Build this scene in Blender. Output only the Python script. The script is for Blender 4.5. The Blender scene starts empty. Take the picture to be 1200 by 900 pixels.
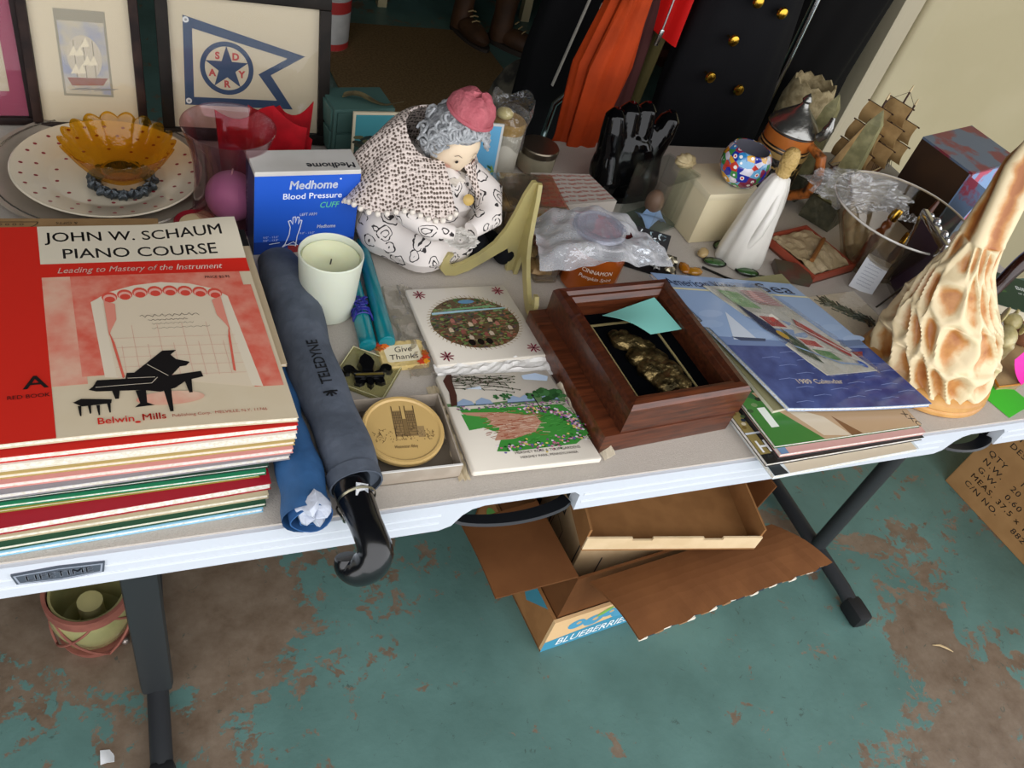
import bpy, bmesh, math, random
from mathutils import Vector, Matrix, Euler, noise
random.seed(7)
PI = math.pi
S = bpy.context.scene
COL = S.collection

# ---------------------------------------------------------------- camera
CH = 1.441                                   # camera height
RT = Vector((0.919352, -0.320195, 0.228622)) # right, up, back of the camera
UP = Vector((0.078865, 0.719273, 0.690237))
BK = Vector((-0.385452, -0.616540, 0.686517))
cd = bpy.data.cameras.new('camera'); cam = bpy.data.objects.new('camera', cd); COL.objects.link(cam)
cd.sensor_width = 36; cd.lens = 28.5; cd.clip_start = 0.02; cd.clip_end = 200
cam.matrix_world = Matrix(((RT.x, UP.x, BK.x, 0), (RT.y, UP.y, BK.y, 0), (RT.z, UP.z, BK.z, CH), (0, 0, 0, 1)))
S.camera = cam

# ---------------------------------------------------------------- world, daylight through the open garage door, exposure
w = bpy.data.worlds.new('sky'); S.world = w; w.use_nodes = True
bgn = w.node_tree.nodes['Background']
bgn.inputs[0].default_value = (0.97, 0.975, 1.0, 1); bgn.inputs[1].default_value = 2.6
S.view_settings.view_transform = 'Standard'; S.view_settings.look = 'None'
S.view_settings.gamma = 1; S.view_settings.use_curve_mapping = False
S.view_settings.exposure = 0.02
DOOR = (-1.6, 4.3, 2.3, 0.05)                # garage door opening x0, x1, height, y
pl = bpy.data.lights.new('door_portal', 'AREA'); pl.shape = 'RECTANGLE'
pl.size = DOOR[1] - DOOR[0]; pl.size_y = DOOR[2]; pl.cycles.is_portal = True
po = bpy.data.objects.new('door_portal', pl); COL.objects.link(po)
po.location = ((DOOR[0] + DOOR[1]) / 2, DOOR[3], DOOR[2] / 2); po.rotation_euler = (PI / 2, 0, 0)

# ---------------------------------------------------------------- helpers: places
TT = 0.735                                   # table top height
def ray(px, py): return RT * (px - 600) - UP * (py - 450) - BK * 950
def at(px, py, z=TT):                        # a point of the place on the level z
    r = ray(px, py); k = (z - CH) / r.z; return Vector((r.x * k, r.y * k, z))
def atY(px, py, Y):
    r = ray(px, py); k = Y / r.y; return Vector((r.x * k, Y, CH + r.z * k))
def atX(px, py, X):
    r = ray(px, py); k = X / r.x; return Vector((X, r.y * k, CH + r.z * k))

# ---------------------------------------------------------------- helpers: materials
def lin(h):
    h = h.lstrip('#'); c = [int(h[i:i + 2], 16) / 255 for i in (0, 2, 4)]
    return tuple(x / 12.92 if x <= .04045 else ((x + .055) / 1.055) ** 2.4 for x in c) + (1,)
_M = {}
def nodes_of(m): return m.node_tree.nodes, m.node_tree.links
def M(hexc, rough=.55, metal=0, hex2=None, vs=20, lo=.4, hi=.6, bump=0, bs=80, trans=0, ior=1.45, spec=.5, coat=0, sub=0, detail=4, sheen=0, emit=0):
    key = (hexc, rough, metal, hex2, vs, lo, hi, bump, bs, trans, ior, spec, coat, sub, detail, sheen)
    if key in _M: return _M[key]
    m = bpy.data.materials.new('mat_' + hexc.strip('#')); m.use_nodes = True; N, L = nodes_of(m); b = N['Principled BSDF']
    b.inputs['Base Color'].default_value = lin(hexc); b.inputs['Roughness'].default_value = rough
    b.inputs['Metallic'].default_value = metal; b.inputs['Transmission Weight'].default_value = trans
    b.inputs['IOR'].default_value = ior; b.inputs['Specular IOR Level'].default_value = spec
    b.inputs['Coat Weight'].default_value = coat; b.inputs['Subsurface Weight'].default_value = sub
    b.inputs['Subsurface Radius'].default_value = (.02, .015, .01); b.inputs['Sheen Weight'].default_value = sheen
    if hex2 or bump:
        tc = N.new('ShaderNodeTexCoord')
    if hex2:
        n = N.new('ShaderNodeTexNoise'); n.inputs['Scale'].default_value = vs; n.inputs['Detail'].default_value = detail
        L.new(tc.outputs['Object'], n.inputs['Vector'])
        r = N.new('ShaderNodeValToRGB'); r.color_ramp.elements[0].position = lo; r.color_ramp.elements[1].position = hi
        r.color_ramp.elements[0].color = lin(hexc); r.color_ramp.elements[1].color = lin(hex2)
        L.new(n.outputs['Fac'], r.inputs[0]); L.new(r.outputs[0], b.inputs['Base Color'])
    if bump:
        n = N.new('ShaderNodeTexNoise'); n.inputs['Scale'].default_value = bs; n.inputs['Detail'].default_value = 5
        L.new(tc.outputs['Object'], n.inputs['Vector'])
        u = N.new('ShaderNodeBump'); u.inputs['Strength'].default_value = bump; u.inputs['Distance'].default_value = .004
        L.new(n.outputs['Fac'], u.inputs['Height']); L.new(u.outputs[0], b.inputs['Normal'])
    _M[key] = m; return m
def film(hexc='#ffffff', clear=.8, rough=.08, bump=.6, bs=30, name='film', milky=.15, edge=.6):
    key = ('film', hexc, clear, rough, bump, bs, milky, edge)
    if key in _M: return _M[key]
    m = bpy.data.materials.new('mat_' + name); m.use_nodes = True; N, L = nodes_of(m); N.remove(N['Principled BSDF'])
    out = N['Material Output']; t = N.new('ShaderNodeBsdfTransparent'); t.inputs[0].default_value = lin(hexc)
    gl = N.new('ShaderNodeBsdfGlossy'); gl.inputs['Roughness'].default_value = rough; df = N.new('ShaderNodeBsdfDiffuse'); df.inputs[0].default_value = lin(hexc)
    g = N.new('ShaderNodeMixShader'); g.inputs[0].default_value = milky; L.new(gl.outputs[0], g.inputs[1]); L.new(df.outputs[0], g.inputs[2])
    mx = N.new('ShaderNodeMixShader'); fr = N.new('ShaderNodeLayerWeight'); fr.inputs[0].default_value = .3
    mr = N.new('ShaderNodeMapRange'); mr.inputs[3].default_value = (1 - clear) * .45; mr.inputs[4].default_value = edge
    L.new(fr.outputs['Facing'], mr.inputs[0]); L.new(mr.outputs[0], mx.inputs[0]); L.new(t.outputs[0], mx.inputs[1]); L.new(g.outputs[0], mx.inputs[2])
    if bump:
        tc = N.new('ShaderNodeTexCoord'); n = N.new('ShaderNodeTexNoise'); n.inputs['Scale'].default_value = bs; n.inputs['Detail'].default_value = 3
        L.new(tc.outputs['Object'], n.inputs['Vector']); u = N.new('ShaderNodeBump'); u.inputs['Strength'].default_value = bump; u.inputs['Distance'].default_value = .02
        L.new(n.outputs['Fac'], u.inputs['Height']); L.new(u.outputs[0], gl.inputs['Normal']); L.new(u.outputs[0], fr.inputs['Normal'])
    L.new(mx.outputs[0], out.inputs[0]); _M[key] = m; return m
def glass(hexc, rough=.02, bump=0, bs=60, ior=1.45): return M(hexc, rough=rough, trans=1, ior=ior, bump=bump, bs=bs)

# ---------------------------------------------------------------- helpers: meshes
I4 = Matrix.Identity(4)
def T(x=0, y=0, z=0): return Matrix.Translation((x, y, z))
def Rz(a): return Matrix.Rotation(math.radians(a), 4, 'Z')
def Rx(a): return Matrix.Rotation(math.radians(a), 4, 'X')
def Ry(a): return Matrix.Rotation(math.radians(a), 4, 'Y')
class MB:
    def __init__(s): s.bm = bmesh.new(); s.mi = 0
    def _f(s, vs, flip=False):
        try:
            f = s.bm.faces.new(vs[::-1] if flip else vs); f.material_index = s.mi; return f
        except ValueError: return None
    def box(s, x0, x1, y0, y1, z0, z1, m=I4, bev=0, seg=2):
        r = bmesh.ops.create_cube(s.bm, size=1); vs = r['verts']
        for v in vs: v.co = Vector((x0 + (x1 - x0) * (v.co.x + .5), y0 + (y1 - y0) * (v.co.y + .5), z0 + (z1 - z0) * (v.co.z + .5)))
        fs = set(f for v in vs for f in v.link_faces)
        if bev:
            es = list(set(e for v in vs for e in v.link_edges))
            q = bmesh.ops.bevel(s.bm, geom=es, offset=bev, segments=seg, affect='EDGES', profile=.6)
            vs = list(set(v for f in q['faces'] for v in f.verts)); fs = set(f for v in vs for f in v.link_faces)
        for f in fs: f.material_index = s.mi
        for v in vs: v.co = m @ v.co
        return s
    def prism(s, poly, z0, z1, m=I4, top=1):       # poly CCW in xy
        a = [s.bm.verts.new(m @ Vector((p[0], p[1], z0))) for p in poly]
        c = [sum(p[i] for p in poly) / len(poly) for i in (0, 1)]
        b = [s.bm.verts.new(m @ Vector((c[0] + (p[0] - c[0]) * top, c[1] + (p[1] - c[1]) * top, z1))) for p in poly]
        n = len(poly); s._f(a[::-1]); s._f(b)
        for i in range(n): s._f([a[i], a[(i + 1) % n], b[(i + 1) % n], b[i]])
        return s
    def lathe(s, prof, n=32, m=I4, fn=None, sx=1, sy=1, a0=0, a1=2 * PI):
        rows = []; full = abs(a1 - a0 - 2 * PI) < 1e-6; nn = n if full else n + 1
        for i, (r, z) in enumerate(prof):
            if r < 1e-6 and not fn: rows.append([s.bm.verts.new(m @ Vector((0, 0, z)))]); continue
            row = []
            for k in range(nn):
                t = a0 + (a1 - a0) * k / n
                rr, zz = (r, z) if not fn else fn(t, r, z, i)
                row.append(s.bm.verts.new(m @ Vector((rr * math.cos(t) * sx, rr * math.sin(t) * sy, zz))))
            rows.append(row)
        for i in range(len(rows) - 1):
            A, B = rows[i], rows[i + 1]
            for k in range(n):
                k2 = (k + 1) % nn
                if len(A) == 1 and len(B) > 1: s._f([A[0], B[k2], B[k]])
                elif len(B) == 1 and len(A) > 1: s._f([A[k], A[k2], B[0]])
                elif len(A) > 1: s._f([A[k], A[k2], B[k2], B[k]])
        return s
    def tube(s, pts, r, n=8, m=I4, cap=True, flat=1, closed=False):
        pts = [Vector(p) for p in pts]; rs = r if isinstance(r, (list, tuple)) else [r] * len(pts)
        rows = []; up = Vector((0, 0, 1)); N = len(pts); prev = None
        for i, p in enumerate(pts):
            d = (pts[(i + 1) % N if closed else min(i + 1, N - 1)] - pts[(i - 1) % N if closed else max(i - 1, 0)])
            d = d.normalized() if d.length > 1e-9 else Vector((0, 0, 1))
            if prev is None:
                a = d.cross(up)
                if a.length < 1e-3: a = d.cross(Vector((1, 0, 0)))
            else: a = prev - d * prev.dot(d)
            a.normalize(); prev = a; b = d.cross(a)
            rows.append([s.bm.verts.new(m @ (p + (a * math.cos(2 * PI * k / n) + b * math.sin(2 * PI * k / n) * flat) * rs[i])) for k in range(n)])
        for i in range(N if closed else N - 1):
            A, B = rows[i], rows[(i + 1) % N]
            for k in range(n): s._f([A[k], A[(k + 1) % n], B[(k + 1) % n], B[k]])
        if cap and not closed: s._f(rows[0][::-1]); s._f(rows[-1])
        return s
    def ball(s, c, r, m=I4, nu=16, nv=10, fn=None):
        if not isinstance(r, (list, tuple)): r = (r, r, r)
        rows = []
        for j in range(nv + 1):
            ph = -PI / 2 + PI * j / nv; row = []
            for k in range(nu if 0 < j < nv else 1):
                t = 2 * PI * k / nu; d = Vector((math.cos(ph) * math.cos(t), math.cos(ph) * math.sin(t), math.sin(ph)))
                q = 1 if not fn else fn(d)
                row.append(s.bm.verts.new(m @ Vector((c[0] + r[0] * d.x * q, c[1] + r[1] * d.y * q, c[2] + r[2] * d.z * q))))
            rows.append(row)
        for j in range(nv):
            A, B = rows[j], rows[j + 1]
            for k in range(nu):
                k2 = (k + 1) % nu
                if len(A) == 1: s._f([A[0], B[k2], B[k]])
                elif len(B) == 1: s._f([A[k], A[k2], B[0]])
                else: s._f([A[k], A[k2], B[k2], B[k]])
        return s
    def sheet(s, fn, nu, nv, th=0, m=I4, wrap=False):   # fn(u,v)->xyz, u and v 0..1
        g = [[s.bm.verts.new(m @ Vector(fn(i / nu, j / nv))) for j in range(nv + 1)] for i in range(nu if wrap else nu + 1)]
        n2 = len(g); fs = []
        for i in range(nu):
            for j in range(nv):
                f = s._f([g[i][j], g[(i + 1) % n2][j], g[(i + 1) % n2][j + 1], g[i][j + 1]])
                if f: fs.append(f)
        if th:
            s.bm.normal_update()
            r = bmesh.ops.solidify(s.bm, geom=fs, thickness=th)
            for e in r['geom']:
                if isinstance(e, bmesh.types.BMFace): e.material_index = s.mi
        return s
    def mesh(s, mats, smooth=True, name='m', sharp=35):
        bmesh.ops.recalc_face_normals(s.bm, faces=s.bm.faces) if getattr(s, 'recalc', True) else None
        me = bpy.data.meshes.new(name); s.bm.to_mesh(me); s.bm.free()
        for x in (mats if isinstance(mats, (list, tuple)) else [mats]): me.materials.append(x)
        if smooth:
            me.polygons.foreach_set('use_smooth', [True] * len(me.polygons))
            me.set_sharp_from_angle(angle=math.radians(sharp))
        return me
def obj(name, mb, mats, parent=None, smooth=True, loc=None, rot=None, sharp=35):
    me = mb if isinstance(mb, bpy.types.Mesh) else mb.mesh(mats, smooth, name, sharp)
    o = bpy.data.objects.new(name, me); COL.objects.link(o)
    if parent: o.parent = parent
    if loc is not None: o.location = loc
    if rot is not None: o.rotation_euler = [math.radians(a) for a in rot]
    return o
def tag(o, label, cat, group=None, kind=None):
    if label: o['label'] = label
    if cat: o['category'] = cat
    if group: o['group'] = group
    if kind: o['kind'] = kind
    return o
def struct(o, label=None):
    o['kind'] = 'structure'
    if label: o['label'] = label
    return o
def thing(name, label, cat, loc=(0, 0, 0), rz=0, group=None, rot=None):
    o = bpy.data.objects.new(name, None); COL.objects.link(o); o.empty_display_size = .05
    o.location = loc; o.rotation_euler = (0, 0, math.radians(rz)) if rot is None else [math.radians(a) for a in rot]
    return tag(o, label, cat, group)
def rrect(x0, x1, y0, y1, r, n=4):
    p = []
    for cx, cy, a in ((x1 - r, y0 + r, -90), (x1 - r, y1 - r, 0), (x0 + r, y1 - r, 90), (x0 + r, y0 + r, 180)):
        for k in range(n + 1):
            t = math.radians(a + 90 * k / n); p.append((cx + r * math.cos(t), cy + r * math.sin(t)))
    return p
def ellipse(cx, cy, rx, ry, n=32, a0=0, a1=360): return [(cx + rx * math.cos(math.radians(a0 + (a1 - a0) * k / n)), cy + ry * math.sin(math.radians(a0 + (a1 - a0) * k / n))) for k in range(n)]

# ---------------------------------------------------------------- helpers: flat print (ink on a surface)
_TX = {}
def textmesh(s, bold=0, shear=0, space=1):
    bold *= .5; shear = shear or .002
    k = (s, bold, shear, space)
    if k not in _TX:
        c = bpy.data.curves.new('t', 'FONT'); c.body = s; c.size = 1; c.offset = bold; c.shear = shear; c.resolution_u = 3; c.space_character = space
        o = bpy.data.objects.new('t', c); me = bpy.data.meshes.new_from_object(o)
        vs = [(v.co.x, v.co.y) for v in me.vertices]; fs = [tuple(p.vertices) for p in me.polygons]
        bpy.data.objects.remove(o); bpy.data.curves.remove(c); bpy.data.meshes.remove(me); _TX[k] = (vs, fs)
    return _TX[k]
class Ink:
    def __init__(s): s.v = []; s.f = []; s.c = []; s.cols = []; s.l = 0
    def _col(s, c):
        if c not in s.cols: s.cols.append(c)
        return s.cols.index(c)
    def add(s, vs, fs, col):
        o = len(s.v); s.v += [(x, y, s.l) for x, y in vs]; ci = s._col(col)
        for f in fs: s.f.append(tuple(o + i for i in f)); s.c.append(ci)
    def poly(s, pts, col): s.l += 1; s.add(pts, [tuple(range(len(pts)))], col); return s
    def rect(s, x0, x1, y0, y1, col, nx=1, ny=1):
        s.l += 1; vs = [(x0 + (x1 - x0) * i / nx, y0 + (y1 - y0) * j / ny) for i in range(nx + 1) for j in range(ny + 1)]
        s.add(vs, [(i * (ny + 1) + j, (i + 1) * (ny + 1) + j, (i + 1) * (ny + 1) + j + 1, i * (ny + 1) + j + 1) for i in range(nx) for j in range(ny)], col); return s
    def ell(s, cx, cy, rx, ry, col, n=24, rot=0):
        ca, sa = math.cos(rot), math.sin(rot)
        return s.poly([(cx + x * ca - y * sa, cy + x * sa + y * ca) for x, y in ellipse(0, 0, rx, ry, n)], col)
    def line(s, pts, wd, col, closed=False):
        s.l += 1; P = [Vector((p[0], p[1])) for p in pts]; n = len(P)
        if closed: P.append(P[0]); n += 1
        L = []; R = []
        for i in range(n):
            if closed: a, b = P[(i - 1) if i else n - 2], P[i + 1 if i < n - 1 else 1]
            else: a, b = P[max(i - 1, 0)], P[min(i + 1, n - 1)]
            d1 = (P[i] - a); d2 = (b - P[i]); d = (d1.normalized() if d1.length > 1e-9 else Vector((0, 0))) + (d2.normalized() if d2.length > 1e-9 else Vector((0, 0)))
            d = d.normalized() if d.length > 1e-6 else Vector((1, 0)); nn = Vector((-d.y, d.x))
            e = d1 if d1.length > 1e-9 else d2; k = abs(Vector((-e.y, e.x)).normalized().dot(nn)) if e.length > 1e-9 else 1
            q = wd / 2 / max(k, .4); L.append(tuple(P[i] + nn * q)); R.append(tuple(P[i] - nn * q))
        s.add(L + R, [(i, n + i, n + i + 1, i + 1) for i in range(n - 1)], col); return s
    def text(s, t, x, y, size, col, wdt=None, bold=0, shear=0, align='l', rot=0, sy=1, space=1):
        fat = bold if 'M' in t else 0; vs, fs = textmesh(t, 0 if fat else bold, shear, space)
        if not vs: return s
        x0 = min(v[0] for v in vs); x1 = max(v[0] for v in vs); kx = size if not wdt else wdt / (x1 - x0); ky = size * sy
        W = (x1 - x0) * kx; off = {'l': 0, 'c': -W / 2, 'r': -W}[align]; ca, sa = math.cos(math.radians(rot)), math.sin(math.radians(rot))
        s.l += 1; pts = []
        for a, b in vs:
            u, v = (a - x0) * kx + off, b * ky; pts.append((x + u * ca - v * sa, y + u * sa + v * ca))
        s.add(pts, fs, col)
        if fat:                                 # this font's M cannot be offset: thicken by shifted copies
            for q in (-1, 1): e_ = q * fat * .45; s.add([(a + e_ * kx * ca, b + e_ * kx * sa) for a, b in pts], fs, col); s.add([(a - e_ * ky * sa, b + e_ * ky * ca) for a, b in pts], fs, col)
        return s
    def build(s, name, parent, fn=None, m=I4, lift=.0002, step=.00003, rough=.5, label=None, spec=.5, fine=0):
        me = bpy.data.meshes.new(name)
        if fine:                                # cut long edges so that the print follows a curled sheet
            bm = bmesh.new(); vv = [bm.verts.new((x, y, l * 10.0)) for x, y, l in s.v]
            for f_, c_ in zip(s.f, s.c):
                try: bm.faces.new([vv[i] for i in f_]).material_index = c_
                except ValueError: pass
            for _ in range(4):
                bmesh.ops.triangulate(bm, faces=[f_ for f_ in bm.faces if len(f_.verts) > 3])
                es = [e for e in bm.edges if e.calc_length() > fine]
                if not es: break
                bmesh.ops.subdivide_edges(bm, edges=es, cuts=1)
            bmesh.ops.triangulate(bm, faces=[f_ for f_ in bm.faces if len(f_.verts) > 3]); bm.verts.index_update()
            s.v = [(v.co.x, v.co.y, v.co.z / 10.0) for v in bm.verts]; s.f = [tuple(v.index for v in f_.verts) for f_ in bm.faces]; s.c = [f_.material_index for f_ in bm.faces]; bm.free()
        vs = []
        for x, y, l in s.v:
            h = lift + l * step
            vs.append(fn(x, y, h) if fn else m @ Vector((x, y, h)))
        me.from_pydata([tuple(v) for v in vs], [], s.f)
        for c in s.cols: me.materials.append(c if not isinstance(c, str) else M(c, rough=rough, spec=spec))
        me.polygons.foreach_set('material_index', s.c); me.update()
        o = bpy.data.objects.new(name, me); COL.objects.link(o); o.parent = parent
        if label: o['label'] = label
        return o
def sub(o, lv=1):
    md = o.modifiers.new('s', 'SUBSURF'); md.levels = lv; md.render_levels = lv; return o

def smooth_path(pts, n=6):                     # Catmull-Rom through the points
    P = [Vector(p) for p in pts]; out = []
    for i in range(len(P) - 1):
        a, b, c, d = P[max(i - 1, 0)], P[i], P[i + 1], P[min(i + 2, len(P) - 1)]
        for k in range(n):
            t = k / n; out.append(.5 * ((2 * b) + (c - a) * t + (2 * a - 5 * b + 4 * c - d) * t * t + (3 * b - a - 3 * c + d) * t ** 3))
    return out + [P[-1]]
def smooth_r(rs, n=6):
    out = []
    for a, b in zip(rs, rs[1:]):
        for k in range(n): out.append(a + (b - a) * k / n)
    return out + [rs[-1]]

# ================================================================ the garage
def floor_mat():
    m = bpy.data.materials.new('mat_floor_paint'); m.use_nodes = True; N, L = nodes_of(m); b = N['Principled BSDF']
    g = N.new('ShaderNodeNewGeometry')
    def noise_n(scale, det=8, rough=.6, dist=0):
        n = N.new('ShaderNodeTexNoise'); n.inputs['Scale'].default_value = scale; n.inputs['Detail'].default_value = det
        n.inputs['Roughness'].default_value = rough; n.inputs['Distortion'].default_value = dist; L.new(g.outputs['Position'], n.inputs['Vector']); return n.outputs['Fac']
    def math_n(op, a, bb):
        n = N.new('ShaderNodeMath'); n.operation = op
        for i, v in enumerate((a, bb)):
            if isinstance(v, (int, float)): n.inputs[i].default_value = v
            else: L.new(v, n.inputs[i])
        return n.outputs[0]
    def ramp(v, p0, p1, c0=(0, 0, 0, 1), c1=(1, 1, 1, 1)):
        r = N.new('ShaderNodeValToRGB'); r.color_ramp.elements[0].position = p0; r.color_ramp.elements[1].position = p1
        r.color_ramp.elements[0].color = c0; r.color_ramp.elements[1].color = c1; L.new(v, r.inputs[0]); return r.outputs[0]
    wear = noise_n(3.6, 14, .72, .4)
    for px, py, rad, k in ((110, 720, .70, .24), (240, 700, .45, .12), (1185, 890, .42, .24), (1080, 730, .25, .06), (520, 800, .5, -.07), (930, 590, .45, .05), (1010, 650, .25, .08), (30, 860, .30, -.16), (800, 800, .4, -.03)):
        c = at(px, py, 0); d = N.new('ShaderNodeVectorMath'); d.operation = 'DISTANCE'; d.inputs[1].default_value = c; L.new(g.outputs['Position'], d.inputs[0])
        mr = N.new('ShaderNodeMapRange'); mr.inputs[1].default_value = 0; mr.inputs[2].default_value = rad; mr.inputs[3].default_value = k; mr.inputs[4].default_value = 0
        L.new(d.outputs['Value'], mr.inputs[0]); wear = math_n('ADD', wear, mr.outputs[0])
    fine = noise_n(30, 8, .7); wear2 = math_n('ADD', wear, math_n('MULTIPLY', math_n('SUBTRACT', fine, .5), .34))
    mask = ramp(wear2, .612, .628)
    flk = ramp(math_n('ADD', noise_n(17, 10, .75, .6), math_n('MULTIPLY', math_n('SUBTRACT', wear, .5), .55)), .612, .628)
    mask = math_n('MAXIMUM', mask, flk)
    paint = ramp(noise_n(5, 6, .6), .3, .7, lin('#4a6862'), lin('#5b7d77'))
    conc = ramp(noise_n(14, 10, .7), .3, .7, lin('#5c4b3b'), lin('#7f7060'))
    mx = N.new('ShaderNodeMixRGB'); L.new(mask, mx.inputs[0]); L.new(paint, mx.inputs[1]); L.new(conc, mx.inputs[2])
    # dark scuffs
    sc = ramp(noise_n(46, 6, .75, .8), .63, .66); mx2 = N.new('ShaderNodeMixRGB'); mx2.inputs[2].default_value = lin('#3c4a44')
    L.new(math_n('MULTIPLY', sc, .7), mx2.inputs[0]); L.new(mx.outputs[0], mx2.inputs[1]); L.new(mx2.outputs[0], b.inputs['Base Color'])
    b.inputs['Roughness'].default_value = .42
    u = N.new('ShaderNodeBump'); u.inputs['Strength'].default_value = .25; u.inputs['Distance'].default_value = .003
    L.new(math_n('ADD', noise_n(60, 6), math_n('MULTIPLY', mask, -.6)), u.inputs['Height']); L.new(u.outputs[0], b.inputs['Normal'])
    return m
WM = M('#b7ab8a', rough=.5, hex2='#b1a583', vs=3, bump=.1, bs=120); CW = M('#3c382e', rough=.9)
DM = M('#8a8068', rough=.85)
X0, X1, Y0, Y1, HC = -3.0, 4.6, DOOR[3], 4.05, 2.6
f = MB(); f.box(X0, X1, Y0 - 3.5, Y1, -.1, 0); struct(obj('floor', f, floor_mat(), smooth=False), 'worn teal painted concrete garage floor')
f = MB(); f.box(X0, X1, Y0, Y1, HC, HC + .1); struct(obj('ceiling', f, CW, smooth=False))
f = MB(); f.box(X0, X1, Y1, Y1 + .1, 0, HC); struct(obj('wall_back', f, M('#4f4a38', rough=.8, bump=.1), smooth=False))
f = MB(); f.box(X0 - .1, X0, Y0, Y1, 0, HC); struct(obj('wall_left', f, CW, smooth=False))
f = MB(); f.box(X1, X1 + .1, Y0, Y1, 0, HC); struct(obj('wall_right', f, WM, smooth=False))
f = MB(); f.box(X0, DOOR[0], Y0 - .12, Y0, 0, HC); f.box(DOOR[1], X1, Y0 - .12, Y0, 0, HC); f.box(DOOR[0], DOOR[1], Y0 - .12, Y0, DOOR[2], HC)
struct(obj('wall_front', f, WM, smooth=False), 'garage door wall around the open doorway')
f = MB(); f.box(X0, X1, Y1 - .015, Y1, 0, .16); struct(obj('baseboard_back', f, M('#42685c', rough=.6), smooth=False))
# the cream wall stub on the right: rounded plaster edge, thin casing
wy = 1.62; e = atY(1092, 0, wy).x; c0 = atY(1066, 0, wy).x
f = MB()
prof = [(e + .03, wy + .12), (e + .03, wy + .012)] + [(e + .03 - .012 * math.sin(t * PI / 12) + 0, wy + .012 - .012 * (1 - math.cos(t * PI / 12))) for t in range(7)]
poly = [(X1, wy + .12), (e, wy + .12), (e, wy + .018)] + [(e + .018 - .018 * math.cos(t * PI / 12), wy + .018 - .018 * math.sin(t * PI / 12)) for t in range(1, 7)] + [(e + .045, wy), (e + .06, wy - .0035), (e + .085, wy - .0035), (e + .10, wy), (X1, wy)]
f.prism(poly, 0, HC); struct(obj('wall_side', f, WM, sharp=60), 'smooth cream wall at the right behind the table')
f = MB(); f.box(c0, e - .002, wy + .012, wy + .115, 0, HC, bev=.003); f.box(c0 - .004, c0 + .014, wy + .006, wy + .1, 0, HC, bev=.002)
struct(obj('trim_1', f, M('#b3a88f', rough=.6)))

# rug and things on the far floor
f = MB(); f.box(-.375, .375, -.53, .53, 0, .008, bev=.003)
r = obj('rug', f, M('#7d6646', rough=.95, hex2='#927854', vs=120, bump=.8, bs=400, spec=.1), loc=(1.02, 2.86, .001), rot=(0, 0, 3)); tag(r, 'brown carpet mat lying on the floor behind the table', 'rug')
c = at(384, 52, 0); t = thing('paint_can', 'white and red paint can with wire handle behind the pennant picture', 'paint can', (c.x, c.y, 0))
f = MB(); f.lathe([(0, 0), (.078, 0), (.082, .004), (.078, .01), (.078, .2), (.082, .204), (.078, .21), (0, .206)], 32); obj('can_body', f, M('#b9b7b2', rough=.35, hex2='#a3a19d', vs=9), t)
f = MB(); f.lathe([(.0785, .008), (.0785, .035)], 32); obj('label_band', f, M('#a92f2c', rough=.5), t); f = MB(); f.lathe([(.0785, .15), (.0785, .195)], 32); obj('label_band', f, M('#a92f2c', rough=.5), t)
f = MB(); f.tube([(.08 * math.cos(a), .0 + .08 * math.sin(a) * .2 - .03, .17 - .1 * math.sin(a)) for a in [PI * k / 12 for k in range(13)]], .0022, 6); obj('wire_handle', f, M('#777777', rough=.3, metal=1), t)
def boot(loc, rz, label):
    t = thing('work_boot', label, 'boot', loc, rz, 'work boots by the back wall')
    f = MB(); f.recalc = True
    f.lathe([(0, 0), (.042, 0), (.045, .02), (.043, .07), (.04, .11), (.043, .16), (.046, .19), (.04, .19), (.036, .12)], 20, T(-.07, 0, .02), sx=1.15)
    f.ball((.03, 0, .045), (.115, .046, .045), nu=20, nv=10, fn=lambda d: 1 - .25 * max(0, d.z) * max(0, d.x)); obj('upper', f, M('#4a2f1a', rough=.6, hex2='#3a2514', vs=12), t)
    f = MB(); f.prism([(x * 1, y) for x, y in ellipse(.01, 0, .145, .05, 24)], 0, .022); obj('sole', f, M('#2b221a', rough=.8), t)
    f = MB()
    for k in range(4): f.tube([(-.005 + .02 * k, -.02, .115 - .013 * k), (.0 + .02 * k, 0, .122 - .013 * k), (-.005 + .02 * k, .02, .115 - .013 * k)], .003, 6)
    obj('laces', f, M('#a08a60'), t)
c = at(548, 45, 0); boot((c.x, c.y, 0), -75, 'brown leather work boot nearer the rug by the back wall')
c = at(600, 58, 0); boot((c.x, c.y, 0), -45, 'brown leather work boot farther from the rug beside its mate')
# pale low chest at the back wall and a dark wooden stand, mostly in the dark
c = at(545, 8, 0); t = thing('chest', 'pale painted chest standing on short legs at the back wall', 'chest', (c.x, 3.78, 0))
f = MB(); f.box(-.45, .3, -.2, .22, .12, .7, bev=.006); obj('body', f, M('#b8ac86', rough=.6), t)
for x in (-.42, .27):
    for y in (-.17, .19): f = MB(); f.box(x - .02, x + .02, y - .02, y + .02, 0, .12); obj('leg', f, M('#a89c78', rough=.6), t)
for k in range(2): f = MB(); f.box(-.42, .27, -.212, -.2, .16 + k * .27, .4 + k * .27, bev=.004); d = obj('drawer', f, M('#b2a681', rough=.6), t); f = MB(); f.ball((-.07, -.222, .28 + k * .27), .014); obj('knob', f, M('#3a332a', rough=.4), d)
t = thing('wooden_stand', 'dark brown wooden stand beyond the boots', 'stand', (2.05, 3.05, 0), 12)
f = MB(); f.box(-.3, .3, -.2, .2, .66, .7, bev=.004); obj('top_board', f, M('#3d2114', rough=.5), t)
for x in (-.26, .26):
    for y in (-.16, .16): f = MB(); f.box(x - .035, x + .035, y - .03, y + .03, 0, .66, bev=.004); obj('leg', f, M('#3a1d12', rough=.5), t)
f = MB(); f.box(-.26, .26, -.16, .16, .2, .23); obj('shelf_board', f, M('#3a1d12', rough=.5), t)

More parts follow.
